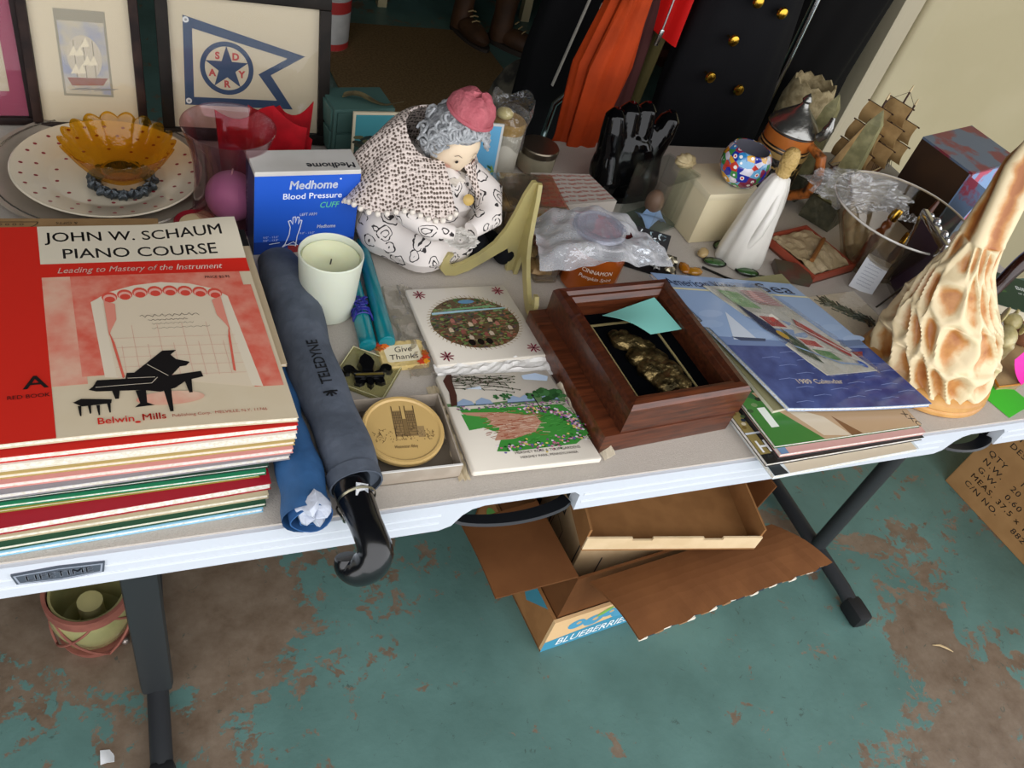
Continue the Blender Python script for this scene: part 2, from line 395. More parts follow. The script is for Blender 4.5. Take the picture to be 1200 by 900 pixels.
# ================================================================ the folding table
TX0, TX1, TY0, TY1 = -.32, 1.505, .47, 1.235
tab = thing('folding_table', 'white plastic folding table with a pebbled top and black steel legs', 'table', (0, 0, 0))
PW = M('#beb6ac', rough=.5, hex2='#b5aca1', vs=700, lo=.3, hi=.7, bump=.3, bs=700, spec=.3)
PE = M('#c4c8d0', rough=.38, spec=.4)  # same plastic as the top, with the sky's cool light put into the colour
f = MB(); f.prism(rrect(TX0 + .004, TX1 - .004, TY0 + .004, TY1 - .004, .03, 6), TT - .02, TT)
bmesh.ops.bevel(f.bm, geom=[e for e in f.bm.edges if all(v.co.z > TT - .001 for v in e.verts)], offset=.007, segments=3, affect='EDGES')
obj('tabletop', f, PW, tab)
AB = TT - .052
def notch(x0, x1):     # apron outline between two x with a hand hole cut up into it
    return [(x0 - .028, AB), (x0 - .014, AB + .006), (x0 - .004, AB + .024), (x0 + .006, AB + .033), (x0 + .02, AB + .037), (x1 - .008, AB + .037), (x1, AB + .03), (x1 + .001, AB)]
n1 = (atY(545, 605, TY0).x, atY(679, 580, TY0).x); n2 = (atY(1122, 515, TY0).x, atY(1178, 505, TY0).x)
out = [(TX0 + .01, AB)] + notch(*n1) + notch(*n2) + [(TX1 - .01, AB), (TX1 - .01, TT - .003), (TX0 + .01, TT - .003)]
mfront = Matrix(((1, 0, 0, 0), (0, 0, 1, 0), (0, 1, 0, 0), (0, 0, 0, 1)))
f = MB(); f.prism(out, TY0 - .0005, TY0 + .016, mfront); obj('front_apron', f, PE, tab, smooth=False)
f = MB()
for z in (TT - .022, TT - .036):
    for a, b in ((TX0 + .012, n1[0] - .03), (n1[1] + .006, n2[0] - .03), (n2[1] + .006, TX1 - .012)): f.box(a, b, TY0 - .0012, TY0 + .002, z - .0016, z + .0016)
obj('apron_ribs', f, M('#d2d6dd', rough=.4), tab, smooth=False)
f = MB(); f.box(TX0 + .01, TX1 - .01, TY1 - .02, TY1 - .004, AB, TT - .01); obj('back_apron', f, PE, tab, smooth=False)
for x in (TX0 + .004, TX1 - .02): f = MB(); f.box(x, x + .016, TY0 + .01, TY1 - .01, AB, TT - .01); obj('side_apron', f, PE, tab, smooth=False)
BLK = M('#15171c', rough=.35); STEEL = M('#272a2c', rough=.5)
for a, b in (n1, n2):
    f = MB(); nn = 14
    pts = [(a - .012 + (b - a + .012) * k / nn, TY0 - .004 - .012 * math.sin(PI * k / nn), AB + .006 - .002 * math.sin(PI * k / nn)) for k in range(nn + 1)]
    f.sheet(lambda u, v: Vector((a - .012 + (b - a + .010) * u, TY0 + .004 - .016 * math.sin(PI * u) ** .6 + .02 * (1 - v), AB - .004 + .010 * v)), 16, 4, .004)
    h = obj('carry_handle', f, BLK, tab)
    f = MB(); f.box(a - .01, b - .001, TY0 + .03, TY0 + .034, AB + .0, TT - .022); f.box(a - .016, a - .011, TY0 + .017, TY0 + .034, AB, TT - .022); f.box(b + .001, b + .004, TY0 + .017, TY0 + .034, AB, TT - .022); obj('handle_recess', f, BLK, tab, smooth=False)
for x, lab in ((-.062, 'l'), (1.365, 'r')):
    f = MB(); f.box(x - .025, x + .025, .645, .68, .03, TT - .02, bev=.012) if x < 0 else f.tube([(x, .672, .03), (x, .672, TT - .02)], .017, 14)
    p = obj('leg_post', f, STEEL, tab)
    f = MB(); f.tube([(x, 1.03, .03), (x, 1.03, TT - .02)], .017, 14); obj('leg_post', f, STEEL, tab)
    f = MB(); f.tube([(x, .515, .022), (x, .56, .028), (x, 1.16, .028), (x, 1.2, .022)], .017, 14); ft = obj('foot_bar', f, M('#26282b', rough=.5), tab)
    for y, s in ((.505, -1), (1.205, 1)):
        f = MB(); f.box(x - .02, x + .02, y - .03, y + .03, .0, .042, bev=.012); obj('foot_cap', f, M('#101114', rough=.6), ft)
    f = MB(); f.tube([(x, .672, .5), (x, 1.03, .5)], .01, 10); obj('cross_bar', f, STEEL, tab)
    f = MB(); f.tube([(x, .84, .5), (x + (.3 if x < 0 else -.3), .84, TT - .03)], .009, 10); obj('brace', f, STEEL, tab)
# maker's badge on the apron
bx = atY(70, 672, TY0 - .003); f = MB(); bw, bh = .038, .0082
sh = [(-bw * .94, -bh), (0, -bh * 1.35), (bw * .94, -bh), (bw, bh * .9), (0, bh * 1.25), (-bw, bh * .9)]
mb_ = T(bx.x, TY0 - .0004, bx.z - .0005) @ Rx(90)
f.prism(sh, 0, .0022, mb_); bd = obj('badge', f, M('#474d57', rough=.4), tab, smooth=False)
k = Ink(); k.line([(x * .93, y * .8) for x, y in sh], .0016, '#8d93a0', True); k.text('LIFETIME', 0, -.0045, .0125, '#a7adba', wdt=.054, bold=.03, align='c'); k.build('lettering', bd, m=mb_ @ T(0, 0, .0023))

# ================================================================ under the table
CB = M('#94683f', rough=.8, hex2='#8a6039', vs=25, spec=.2); CBD = M('#664023', rough=.85, hex2='#5e3a1f', vs=14, spec=.15); KR = M('#c8ab84', rough=.75, hex2='#bfa179', vs=18, spec=.2)
ba = 6
t = thing('blueberry_tray', 'low produce carton printed with blueberries under the table', 'carton', (at(636, 761, 0).x - .008, at(636, 761, 0).y - .004, 0), ba)
W, D, Hh = .46, .33, .115
def wallp(name, x0, x1, y0, y1, z0, z1, mat, par): f = MB(); f.box(x0, x1, y0, y1, z0, z1); return obj(name, f, mat, par, smooth=False)
wallp('bottom_panel', 0, W, 0, D, .0, .006, CB, t); fp = wallp('front_panel', 0, W, 0, .007, 0, Hh, M('#dcb685', rough=.75), t); lp = wallp('side_panel', 0, .007, .007, D, 0, Hh, CB, t)
wallp('side_panel', W - .007, W, .007, D, 0, Hh, CB, t); wallp('back_panel', 0, W, D - .007, D, 0, Hh, CB, t)
mf = T(0, 0, 0) @ Rx(90)
k = Ink(); k.poly([(0, 0), (W, 0), (W, .052), (.3, .045), (.2, .06), (.1, .048), (0, .038)], '#3f8fae')
for cx, cy, r in ((.06, .078, .02), (.1, .072, .023), (.135, .082, .018), (.165, .07, .022), (.21, .08, .02), (.25, .074, .02), (.3, .08, .022), (.36, .076, .02), (.41, .08, .022)):
    k.ell(cx, cy, r, r * .85, '#4f97b8'); k.ell(cx + .004, cy + .003, r * .3, r * .28, '#c9a678', 10)
for cx, a in ((.12, .6), (.19, .4), (.33, .7)): k.ell(cx, .094, .02, .007, '#7fae4c', 14, a)
k.text('BLUEBERRIES', .03, .012, .036, '#e7edee', wdt=.175, bold=.02, shear=.12); k.text('BLUEBERRIES', .25, .012, .036, '#e7edee', wdt=.175, bold=.02, shear=.12)
k.build('lettering', fp, m=mf)
k = Ink(); k.poly([(.02, .0), (.14, 0), (.1, .05)], '#2f6b4c'); k.poly([(.16, .115), (.3, .115), (.24, .05)], '#3c7f93'); k.ell(.06, .08, .03, .02, '#5b8d3f', 16, .5); k.build('print', lp, m=Matrix(((0, 0, -1, 0), (-1, 0, 0, D), (0, 1, 0, 0), (0, 0, 0, 1))))
t = thing('open_carton', 'brown corrugated carton with torn flaps folded open under the table', 'carton', (at(677, 682, .25).x + .002, at(677, 682, .25).y + .004, .007), ba)
W, D, Hh = .44, .3, .243
for a in ((0, W, 0, .005), (0, W, D - .005, D), (0, .005, .005, D - .005), (W - .005, W, .005, D - .005)): wallp('side_panel', *a, .006, Hh, CBD, t)
wallp('bottom_panel', 0, W, 0, D, 0, .006, CBD, t)
f = MB(); f.sheet(lambda u, v: Vector((-.155 * u, .002 + (D * .56) * v + .012 * (1 - v) * u, Hh + .004 - .012 * u + .006 * math.sin(3 * v) * u)), 8, 10, .005); obj('left_flap', f, CBD, t, smooth=False)
rnd = random.Random(3); edge = [rnd.uniform(-.003, .003) for _ in range(30)]
ci = (T(at(677, 682, .25).x, at(677, 682, .25).y, .007) @ Rz(ba)).inverted(); FQ = [ci @ p for p in (at(690, 686, .252), at(903, 618, .252), at(976, 660, .225), at(748, 752, .225))]
def flapf(u, v): p = FQ[0].lerp(FQ[1], u).lerp(FQ[3].lerp(FQ[2], u), v); return p + Vector((0, edge[int(u * 28)] * v, .012 * math.sin(PI * v) + .006 * math.sin(5 * u) * v))
f = MB(); f.sheet(flapf, 28, 8, .005); fl = obj('front_flap', f, CBD, t, smooth=False)
f = MB()
for i in range(27):
    u = (i + .5) / 28; p = flapf(u, 1)
    f.mi = (i * 7) % 3; f.box(p.x - .009, p.x + .009, p.y - .002, p.y + .004, p.z - .0035, p.z + .0035, bev=.001)
obj('torn_edge', f, [M('#d9d0c0', rough=.9), M('#26323c', rough=.8), M('#8d6a48', rough=.9)], fl, smooth=False)
f = MB(); f.sheet(lambda u, v: Vector((W + .012 * u + .0, .03 + (D - .06) * v, Hh + .075 * u)), 4, 4, .005); obj('right_flap', f, CBD, t, smooth=False)
# kraft carton inside with printed outline, and the shallow slotted tray on top
c = at(672, 622, .3); t = thing('kraft_carton', 'pale kraft carton with black line print standing inside the open carton', 'carton', (c.x + .03, c.y - .01, .016), -8)
f = MB(); f.box(0, .33, .0, .2, 0, .27, bev=.002); kb = obj('body', f, KR, t, smooth=False)
k = Ink(); k.line([(.01, .26), (.09, .26), (.1, .2), (.06, .19), (.06, .08), (.14, .08), (.14, .02)], .005, '#1a1613'); k.line([(.02, .01), (.19, .01), (.19, .25)], .004, '#1a1613'); k.line([(.07, .12), (.12, .12), (.12, .17), (.07, .17)], .002, '#1a1613', True)
k.build('print', kb, m=Matrix(((0, 0, -1, 0), (-1, 0, 0, .2), (0, 1, 0, 0), (0, 0, 0, 1))))
k = Ink(); k.line([(.01, .02), (.05, .05), (.05, .2)], .003, '#1a1613'); k.build('print', kb, m=Rx(90))
t = thing('slotted_tray', 'shallow kraft tray with two slots lying on the kraft carton', 'tray', (c.x + .005, c.y - .035, .288), -10)
W, D, Hh = .345, .23, .038; wallp('bottom_panel', 0, W, 0, D, 0, .004, CB, t)
f = MB()
xs = [0, .085, .125, .225, .265, W]
for i in range(5): f.box(xs[i], xs[i + 1], 0, .004, .004, Hh - (.007 if i in (1, 3) else 0))
obj('front_panel', f, M('#d9bf98', rough=.7, hex2='#d0b58d', vs=18), t, smooth=False)
for a in ((0, W, D - .004, D), (0, .004, .004, D - .004), (W - .004, W, .004, D - .004)): wallp('side_panel', *a, .004, Hh + .02, CB, t)
# long carton on the right
c = at(1107, 563, 0); L = .62
t = thing('shipping_carton', 'tan shipping carton with black stencilled text on the floor at the right', 'carton', (c.x, c.y, 0), 6)
f = MB(); f.box(0, .5, -L, 0, 0, .33, bev=.003); kb = obj('body', f, M('#a47c50', rough=.8, hex2='#9a7349', vs=12, spec=.2), t, smooth=False)
f = MB(); f.box(-.0008, .501, -L - .0008, .0008, .155, .157); 
k = Ink(); q = '#2c2118'
for i, (s, x) in enumerate((('PO #  6403', .07), ('ITEM NO  81-200', .03), ('DESCRIPTION  4.5', .035), ('77 MULTI', .16), ('QTY     1   PC', .01), ('N.W.   20  KGS', .015), ('G.W.   0.60  KGS', .02), ('MEAS. 37.5 x 19', .02), ('C/N NO.     882', .02))):
    k.text(s, x + .02, .268 - i * .0285, .026, q, bold=.012, sy=.85, space=1.15)
k.build('lettering', kb, m=Matrix(((0, 0, -1, 0), (-1, 0, 0, 0), (0, 1, 0, 0), (0, 0, 0, 1))))
# banded planter
t = thing('banded_planter', 'olive glazed bowl in a terracotta strap holder under the table', 'planter', (-.155, .8, 0), 20)
f = MB(); f.lathe([(0, .012), (.035, .012), (.055, .035), (.064, .075), (.063, .11), (.058, .135), (.054, .135), (.058, .108), (.058, .075), (.05, .04), (.03, .022), (0, .02)], 40); obj('glazed_bowl', f, M('#8d8a5c', rough=.25, hex2='#a29a68', vs=14, coat=.4), t)
TC = M('#8a5244', rough=.75, hex2='#7b463a', vs=30)
f = MB(); f.lathe([(.060, .118), (.066, .118), (.0665, .142), (.0605, .142), (.060, .118)], 40); obj('rim_band', f, TC, t)
f = MB(); f.lathe([(.03, 0), (.052, 0), (.0565, .012), (.058, .022), (.05, .022), (.03, .012), (.03, 0)], 40); obj('base_band', f, TC, t)
for s in (1, -1):
    for j in range(4):
        f = MB(); pts = []
        for q_ in range(13):
            v = q_ / 12; z = .018 + .104 * v; a = j * PI / 2 + s * v * 1.35; rr = .0585 + .0085 * math.sin(PI * min(1, (z + .005) / .14)); pts.append((rr * math.cos(a), rr * math.sin(a), z))
        f.tube(pts, .0022, 6); obj('strap', f, TC, t)
f = MB(); f.ball((.03, -.05, .012), .007); obj('rivet', f, M('#9a8f88', rough=.3, metal=.8), t)
f = MB(); f.lathe([(0, .03), (.02, .03), (.02, .1), (0, .105)], 16); obj('candle', f, M('#c4bb85', rough=.4, sub=.2), t)
# litter on the floor
c = at(126, 887, 0); f = MB(); f.sheet(lambda u, v: Vector(((u - .5) * .02, (v - .5) * .022, .001 + .003 * math.sin(3 * u + 2 * v))), 4, 4, .0006); tag(obj('paper_scrap', f, M('#d8dadb', rough=.8), loc=(c.x, c.y, .001)), 'tiny white paper scrap on the floor beside the table leg', 'paper scrap')
c = at(1104, 760, 0); f = MB(); f.tube([(-.022, .012, .003), (-.008, .006, .008), (.006, -.004, .007), (.02, -.014, .003)], [.001, .003, .003, .001], 6, flat=.5); tag(obj('dry_leaf', f, M('#b79f78', rough=.8), loc=(c.x, c.y, 0)), 'small curled dry leaf on the floor near the right foot', 'leaf')

# ================================================================ booklets
def quadmap(q, z, sag=None):
    bl, br, tr, tl = [Vector((p[0], p[1])) for p in q]
    def fn(u, v, h=0):
        p = (bl * (1 - u) + br * u) * (1 - v) + (tl * (1 - u) + tr * u) * v
        zz = z(u, v) if callable(z) else z
        return Vector((p.x, p.y, zz + h + (sag(u, v) if sag else 0)))
    return fn
def booklet(name, label, cat, q, z0, th, cover, page='#d9d3c6', group=None, sag=None, nu=6, nv=6):
    o = Vector((q[0][0], q[0][1], z0 if not callable(z0) else z0(0, 0))); t = thing(name, label, cat, o, 0, group)
    fm0 = quadmap(q, z0, sag); fm = lambda u, v, h=0: fm0(u, v, h) - o
    cm = cover if not isinstance(cover, str) else M(cover, rough=.45, hex2=None)
    def slab(a, b, ins):
        f = MB(); f.recalc = True
        lo = [[f.bm.verts.new(fm(ins + (1 - 2 * ins) * i / nu, ins + (1 - 2 * ins) * j / nv, a)) for j in range(nv + 1)] for i in range(nu + 1)]
        hi = [[f.bm.verts.new(fm(ins + (1 - 2 * ins) * i / nu, ins + (1 - 2 * ins) * j / nv, b)) for j in range(nv + 1)] for i in range(nu + 1)]
        for i in range(nu):
            for j in range(nv):
                f._f([hi[i][j], hi[i + 1][j], hi[i + 1][j + 1], hi[i][j + 1]]); f._f([lo[i][j], lo[i][j + 1], lo[i + 1][j + 1], lo[i + 1][j]])
        for i in range(nu): f._f([lo[i][0], lo[i + 1][0], hi[i + 1][0], hi[i][0]]); f._f([lo[i + 1][nv], lo[i][nv], hi[i][nv], hi[i + 1][nv]])
        for j in range(nv): f._f([lo[0][j + 1], lo[0][j], hi[0][j], hi[0][j + 1]]); f._f([lo[nu][j], lo[nu][j + 1], hi[nu][j + 1], hi[nu][j]])
        return f
    obj('pages', slab(.0006, th - .0008, .004), M(page, rough=.8, hex2='#c9c1b0', vs=300), t)
    obj('front_cover', slab(th - .0008, th, 0), cm, t); obj('back_cover', slab(0, .0006, 0), cm, t)
    return t, fm
def warp(fm, W, Hh, th): return lambda x, y, h: fm(x / W, y / Hh, th + h)

# ---- the stack of piano books
G = 'music books in the stack at the left'
CR = '#cdbda0'
stack = [  # th, front-left y, front-right y, right x, cover, page, label
    (.006, .478, .490, .074, '#8fc3dd', '#dedfdc', 'pale blue music book at the very bottom of the stack'),
    (.006, .480, .492, .077, '#1d4a33', '#d6d2c0', 'dark green music book second from the bottom of the stack'),
    (.006, .486, .497, .080, '#b5a98a', '#dcd8cb', 'plain tan music book just under the crimson one'),
    (.010, .488, .503, .083, '#9c1426', '#dcd8d2', 'thick crimson music book low in the stack'),
    (.004, .505, .512, .073, '#8f8434', '#d9d5c6', 'thin olive music book lying on the crimson one'),
    (.005, .507, .511, .079, '#1d7a52', '#d8dcd6', 'bright green music book in the middle of the stack'),
    (.004, .510, .515, .082, '#16382b', '#cfd0cb', 'thin blackish green music book above the bright green one'),
    (.007, .510, .519, .103, '#8d8a8e', '#d2cdca', 'grey music book with frayed pages in mid stack'),
    (.007, .516, .521, .106, '#cf8d86', '#d8ccc6', 'pink music book in the upper half of the stack'),
    (.006, .521, .525, .108, '#b39a5e', '#d5ccb8', 'mustard tan music book under a thick white one'),
    (.009, .524, .528, .110, '#d8d2c4', '#dcd7ca', 'thick off-white music book third from the top'),
    (.008, .526, .531, .111, '#c2281f', '#dcd6cc', 'red music book directly under the top one')]
z = TT + .0005; rb = random.Random(5)
for th, yl, yr, rx, cv, pg, lab in stack:
    lean = rb.uniform(-.012, .004)
    q = [(rx - .27, yl), (rx, yr), (rx - .022 + lean, yr + .32), (rx - .292 + lean, yl + .32)]
    booklet('music_book', lab, 'book', q, z, th, M(cv, rough=.5, hex2=None), pg, G); z += th + .0003
# tan book with a black band peeping out on the right of the stack
q = [at(325, 432, z), at(326, 430, z), at(299, 306, z), at(250, 290, z)]
q = [(-.09, .60), (.112, .612), (.095, .845), (-.10, .835)]
zb = z; sagc = lambda u, v: 0
t, fm = booklet('songbook', 'tan songbook with a black band sticking out beside the top piano book', 'book', q, zb, .004, M('#b9a688', rough=.5), '#d4ccb8')
k = Ink(); k.rect(.5, 1, .86, 1, '#15140f', 6, 1); k.rect(.86, .93, .91, .935, '#6f9a3c'); k.build('print', t, fn=warp(fm, 1, 1, .004))
zt = zb + .0045
# ---- top piano book
q = [(-.160, .531), (.111, .531), (.084, .848), (-.186, .841)]
sst = lambda x: max(0, min(1, x)) ** 2 * (3 - 2 * max(0, min(1, x)))
curl = lambda u, v: .010 * sst((u - .62) / .38) * sst((v - .72) / .28) + .003 * math.sin(PI * u) * (1 - v)
t, fm = booklet('piano_course_book', 'red and cream piano course book with a grand piano on the cover, on top', 'book', q, zt, .006, M(CR, rough=.5, hex2='#cfc0a4', vs=30), '#dcd6c8', None, curl, 44, 44)
k = Ink(); RD = '#c9271b'; BKK = '#1b1817'
W, Hh = .271, .321; bx0 = .063; U = lambda x: x + bx0
k.rect(0, bx0, 0, Hh, RD, 6, 24)
k.rect(bx0, W, .252, Hh, '#d6ccb6', 66, 30); k.rect(bx0, W, .229, .252, RD, 66, 10)
k.text('JOHN W. SCHAUM', U(.006), .292, .0215, BKK, wdt=.183, bold=.022, sy=1.15); k.text('PIANO COURSE', U(.022), .261, .0215, BKK, wdt=.157, bold=.016, sy=1.15)
k.text('Leading to Mastery of the Instrument', U(.015), .2355, .0135, '#efe6d6', wdt=.165, bold=.006, shear=.35)
PKm = M('#d9b59c', rough=.5, hex2='#d67a66', vs=26, lo=.35, hi=.7, detail=12); PKd = M('#d88d78', rough=.5, hex2='#cf5a48', vs=60, lo=.3, hi=.7, detail=12)
k.rect(U(.0), U(.03), .065, .229, PKm, 4, 16)
k.rect(U(.026), U(.048), .075, .229, PKd, 3, 16); k.rect(U(.048), U(.196), .175, .229, PKd, 14, 6); k.rect(U(.176), U(.204), .045, .205, PKd, 3, 14)
# arched window
arch = [(.045 + .0, .072), (.042, .185), (.06, .2), (.085, .21), (.112, .214), (.14, .21), (.163, .2), (.176, .186), (.184, .045)]
ain = [(.055, .072), (.052, .182), (.068, .193), (.09, .202), (.112, .205), (.136, .202), (.155, .194), (.167, .182), (.174, .045)]
k.poly([(U(a), b) for a, b in arch], '#dacdb6'); k.poly([(U(a), b) for a, b in ain], '#d6c6ac')
for i in range(8):
    cx = .060 + i * .0148; cy = .190 + .009 * math.sin(PI * (i + .5) / 8)
    for j in range(3): k.ell(U(cx), cy - .002 * j, .0074 - .0012 * j, .0085 - .0018 * j, ['#d1503f', '#e0a696', '#cf4a3b'][j], 14)
for s, x0 in ((1, .054), (-1, .1685)):
    k.poly([(U(x0), .186), (U(x0 + s * .010), .18), (U(x0 + s * .009), .155), (U(x0 + s * .003), .14), (U(x0), .13)], '#d98a76')
    k.poly([(U(x0), .14), (U(x0 + s * .004), .12), (U(x0 + s * .008), .07), (U(x0 + s * .002 + s * .004), .068)], '#d2604d')
for i in range(9): k.line([(U(.064 + i * .0118), .065 + .0), (U(.064 + i * .0118), .115 + .03 * (i % 2))], .0003, '#cf9283')
for i in range(5): k.line([(U(.056), .07 + i * .014), (U(.172), .066 + i * .014)], .0003, '#cf9283')
for j, (a, b, c) in enumerate(((.085, .142, .158), (.092, .13, .151), (.095, .135, .145), (.094, .15, .138))):
    pts = [(U(a + (b - a) * i / 24), c + .0022 * math.sin(i * 2.3 + j) * (1 if j == 0 else .5)) for i in range(25)]; k.line(pts, .0005 if j < 2 else .0003, '#4a433c')
# grand piano
PB = '#161313'; k.ell(U(.098), .037, .03, .009, PKm, 20)
P_ = lambda pts: k.poly([(U(a), b) for a, b in pts], PB)
P_([(.062, .066), (.099, .1035), (.112, .1035), (.106, .097), (.11, .09), (.122, .085), (.118, .08), (.112, .079), (.1, .064), (.085, .06)])
P_([(.034, .06), (.038, .068), (.062, .067), (.064, .075), (.086, .074), (.09, .066), (.13, .071), (.131, .063), (.115, .059), (.104, .05), (.09, .046), (.075, .05), (.036, .053), (.03, .056)])
for lx, ly, hh in ((.052, .053, .012), (.096, .05, .031), (.116, .062, .02)): P_([(lx - .003, ly), (lx + .004, ly), (lx + .002, ly - hh), (lx - .001, ly - hh)])
P_([(.069, .05), (.078, .05), (.077, .033), (.083, .029), (.066, .028), (.071, .033)])
P_([(.016, .041), (.023, .045), (.048, .041), (.047, .036), (.023, .035)])
for lx, ly in ((.021, .036), (.029, .038), (.036, .035), (.045, .037)): P_([(lx - .0015, ly), (lx + .0015, ly), (lx + .0006, ly - .013), (lx - .0006, ly - .013)])
k.line([(U(.036), .0585), (U(.084), .0585), (U(.09), .066)], .0006, '#cfc3ae'); k.line([(U(.064), .0675), (U(.088), .0665)], .0006, '#cfc3ae'); k.line([(U(.083), .085), (U(.1), .067)], .0006, '#cfc3ae')
k.text('Belwin', U(.034), .0105, .0115, RD, bold=.02); k.text('Mills', U(.071), .0105, .0115, RD, bold=.03); k.ell(U(.0665), .009, .0025, .0014, RD, 8); k.text('Publishing Corp.  MELVILLE, N.Y. 11746', U(.096), .0115, .0052, '#a8493a', wdt=.085)
k.text('PRICE $2.95', U(.158), .217, .006, '#2c2320', wdt=.026, bold=.01)
k.text('A', .040, .064, .024, BKK, wdt=.021, bold=.02); k.text('RED BOOK', .0615, .052, .0068, '#3c1512', align='r', wdt=.034, bold=.01)
k.build('cover_print', t, fn=warp(fm, W, Hh, .006), step=.000016, lift=.0004, fine=.005)

# ================================================================ umbrellas
t = thing('grey_umbrella', 'folded grey umbrella in its sleeve with a black crook handle', 'umbrella', (0, 0, 0))
GU = M('#585f6b', rough=.75, hex2='#4d545f', vs=30, bump=.5, bs=60, spec=.25)
A0, A1 = Vector((.136, .858, TT + .030)), Vector((.166, .497, TT + .024)); dv = A1 - A0
f = MB(); pts = []; rs = []
for i in range(25):
    v = i / 24; p = A0 + dv * v; pts.append(p + Vector((.003 * math.sin(9 * v), 0, .001 * math.sin(14 * v)))); rs.append((.024 + .009 * min(1, v * 7)) * (1 - .18 * v) * (1 + .04 * math.sin(v * 23)))
rs[-1] *= .95; f.tube(pts, rs, 20, flat=.78, cap=True); b = obj('sleeve', f, GU, t)
f = MB(); f.lathe([(.0265, 0), (.0285, -.004), (.0285, .012), (.0265, .012)], 20, Matrix.Translation(A1 - dv.normalized() * .006) @ dv.to_track_quat('Z', 'Y').to_matrix().to_4x4(), sy=.85); obj('sleeve_hem', f, GU, b)
pd = dv.normalized(); sd = Vector((pd.y, -pd.x, 0)).normalized(); mu = Matrix.Translation(A0 + dv * .73) @ Matrix(((-pd.x, sd.x, 0, 0), (-pd.y, sd.y, 0, 0), (0, 0, 1, 0), (0, 0, 0, 1)))
k = Ink(); k.text('TELEDYNE', .018, -.002, .018, '#14161a', wdt=.070, bold=.02)
for a in range(5): k.line([(.006, .004), (.006 + .008 * math.cos(PI * (.5 + a * .25)), .004 + .008 * math.sin(PI * (.5 + a * .25)))], .0025, '#14161a')
ru = .0305; k.build('lettering', b, fn=lambda x, y, h: mu @ Vector((x, ru * math.sin((y - .004) / ru), ru * .80 * math.cos((y - .004) / ru) + .0012 + h)))
BG = M('#0c0d10', rough=.22, coat=.3)
hz = TT + .024
hp = [A1 - dv.normalized() * .01] + [at(px, py, zz) for px, py, zz in ((412, 572, TT + .026), (420, 592, TT + .027), (428, 612, TT + .027), (436, 632, TT + .024), (440, 648, TT + .017), (434, 661, TT + .006), (420, 668, TT - .004), (408, 663, TT - .006), (406, 652, TT + .002))]
f = MB(); f.tube(smooth_path(hp), smooth_r([.019, .019, .018, .0165, .0165, .018, .018, .0165, .014, .011]), 20); obj('crook_handle', f, BG, t)
f = MB(); c = at(418, 584, TT + .027); f.lathe([(.0195, -.002), (.0205, 0), (.0195, .002)], 24, Matrix.Translation(c) @ dv.to_track_quat('Z', 'Y').to_matrix().to_4x4()); obj('collar_ring', f, M('#8d8873', rough=.3, metal=1), t)
c = at(424, 574, TT + .044); f = MB(); f.box(-.0065, .0065, -.007, .007, 0, .0008); obj('sticker', f, M('#d8d8d8', hex2='#9aa0a8', vs=300), t, loc=c, rot=(12, 16, -8))
f = MB(); c = at(401, 602, TT + .012); f.tube([(.010 * math.cos(a) * .6, .010 * math.sin(a), .002 * math.sin(2 * a)) for a in [2 * PI * i / 12 for i in range(12)]], .0012, 6, closed=True); obj('metal_clasp', f, M('#c8c4b8', rough=.2, metal=1), t, loc=c, rot=(0, 40, 0))
t = thing('blue_umbrella', 'rolled blue folding umbrella beside the music books', 'umbrella', (0, 0, 0))
f = MB(); B0, B1 = Vector((.104, .79, TT + .014)), Vector((.113, .458, TT + .025)); pts = []; rs = []
for i in range(33): v = i / 32; pts.append(B0.lerp(B1, v) + Vector((.002 * math.sin(17 * v), 0, 0))); rs.append((.007 + .0165 * min(1, .1 + v * 1.2)) * (1 + .05 * math.sin(v * 40)))
f.tube(pts, rs, 18, flat=.9, cap=False); o = obj('sleeve', f, M('#2f5c8c', rough=.65, hex2='#26507d', vs=25, bump=.5, bs=50), t)
mb2 = Matrix.Translation(B1) @ (B1 - B0).to_track_quat('Z', 'Y').to_matrix().to_4x4()
f = MB(); pts = [(.004 + .0175 * i / 40) for i in range(41)]
f.sheet(lambda u, v: Vector(((.005 + .019 * u) * math.cos(u * 13), (.005 + .019 * u) * math.sin(u * 13), -.012 + .013 * v + .002 * math.sin(u * 30))), 48, 2, .0012, mb2); obj('rolled_edge', f, M('#2a568a', rough=.7), o)
f = MB(); f.lathe([(0, .004), (.010, .007), (.015, .002), (.017, -.008), (.015, -.014)], 22, mb2 @ T(.004, .008, 0), fn=lambda t_, r, zz, i: (r * (1 + .12 * math.sin(5 * t_) + .08 * math.sin(9 * t_ + 1)), zz + .004 * math.sin(4 * t_))); obj('silver_lining', f, M('#b9bfcc', rough=.5, bump=.8, bs=80), o)
f = MB()
for kq in range(4): f.sheet(lambda u, v: Vector((.118 + .014 * math.sin(u * 5 + kq), .80 - .16 * u, TT + .030 + .012 * math.sin(u * 9 + kq * 1.3) * .4 - .012 * v - .002 * kq)), 12, 3, .0012)
obj('fabric_fold', f, M('#2f6a9a', rough=.6), o)

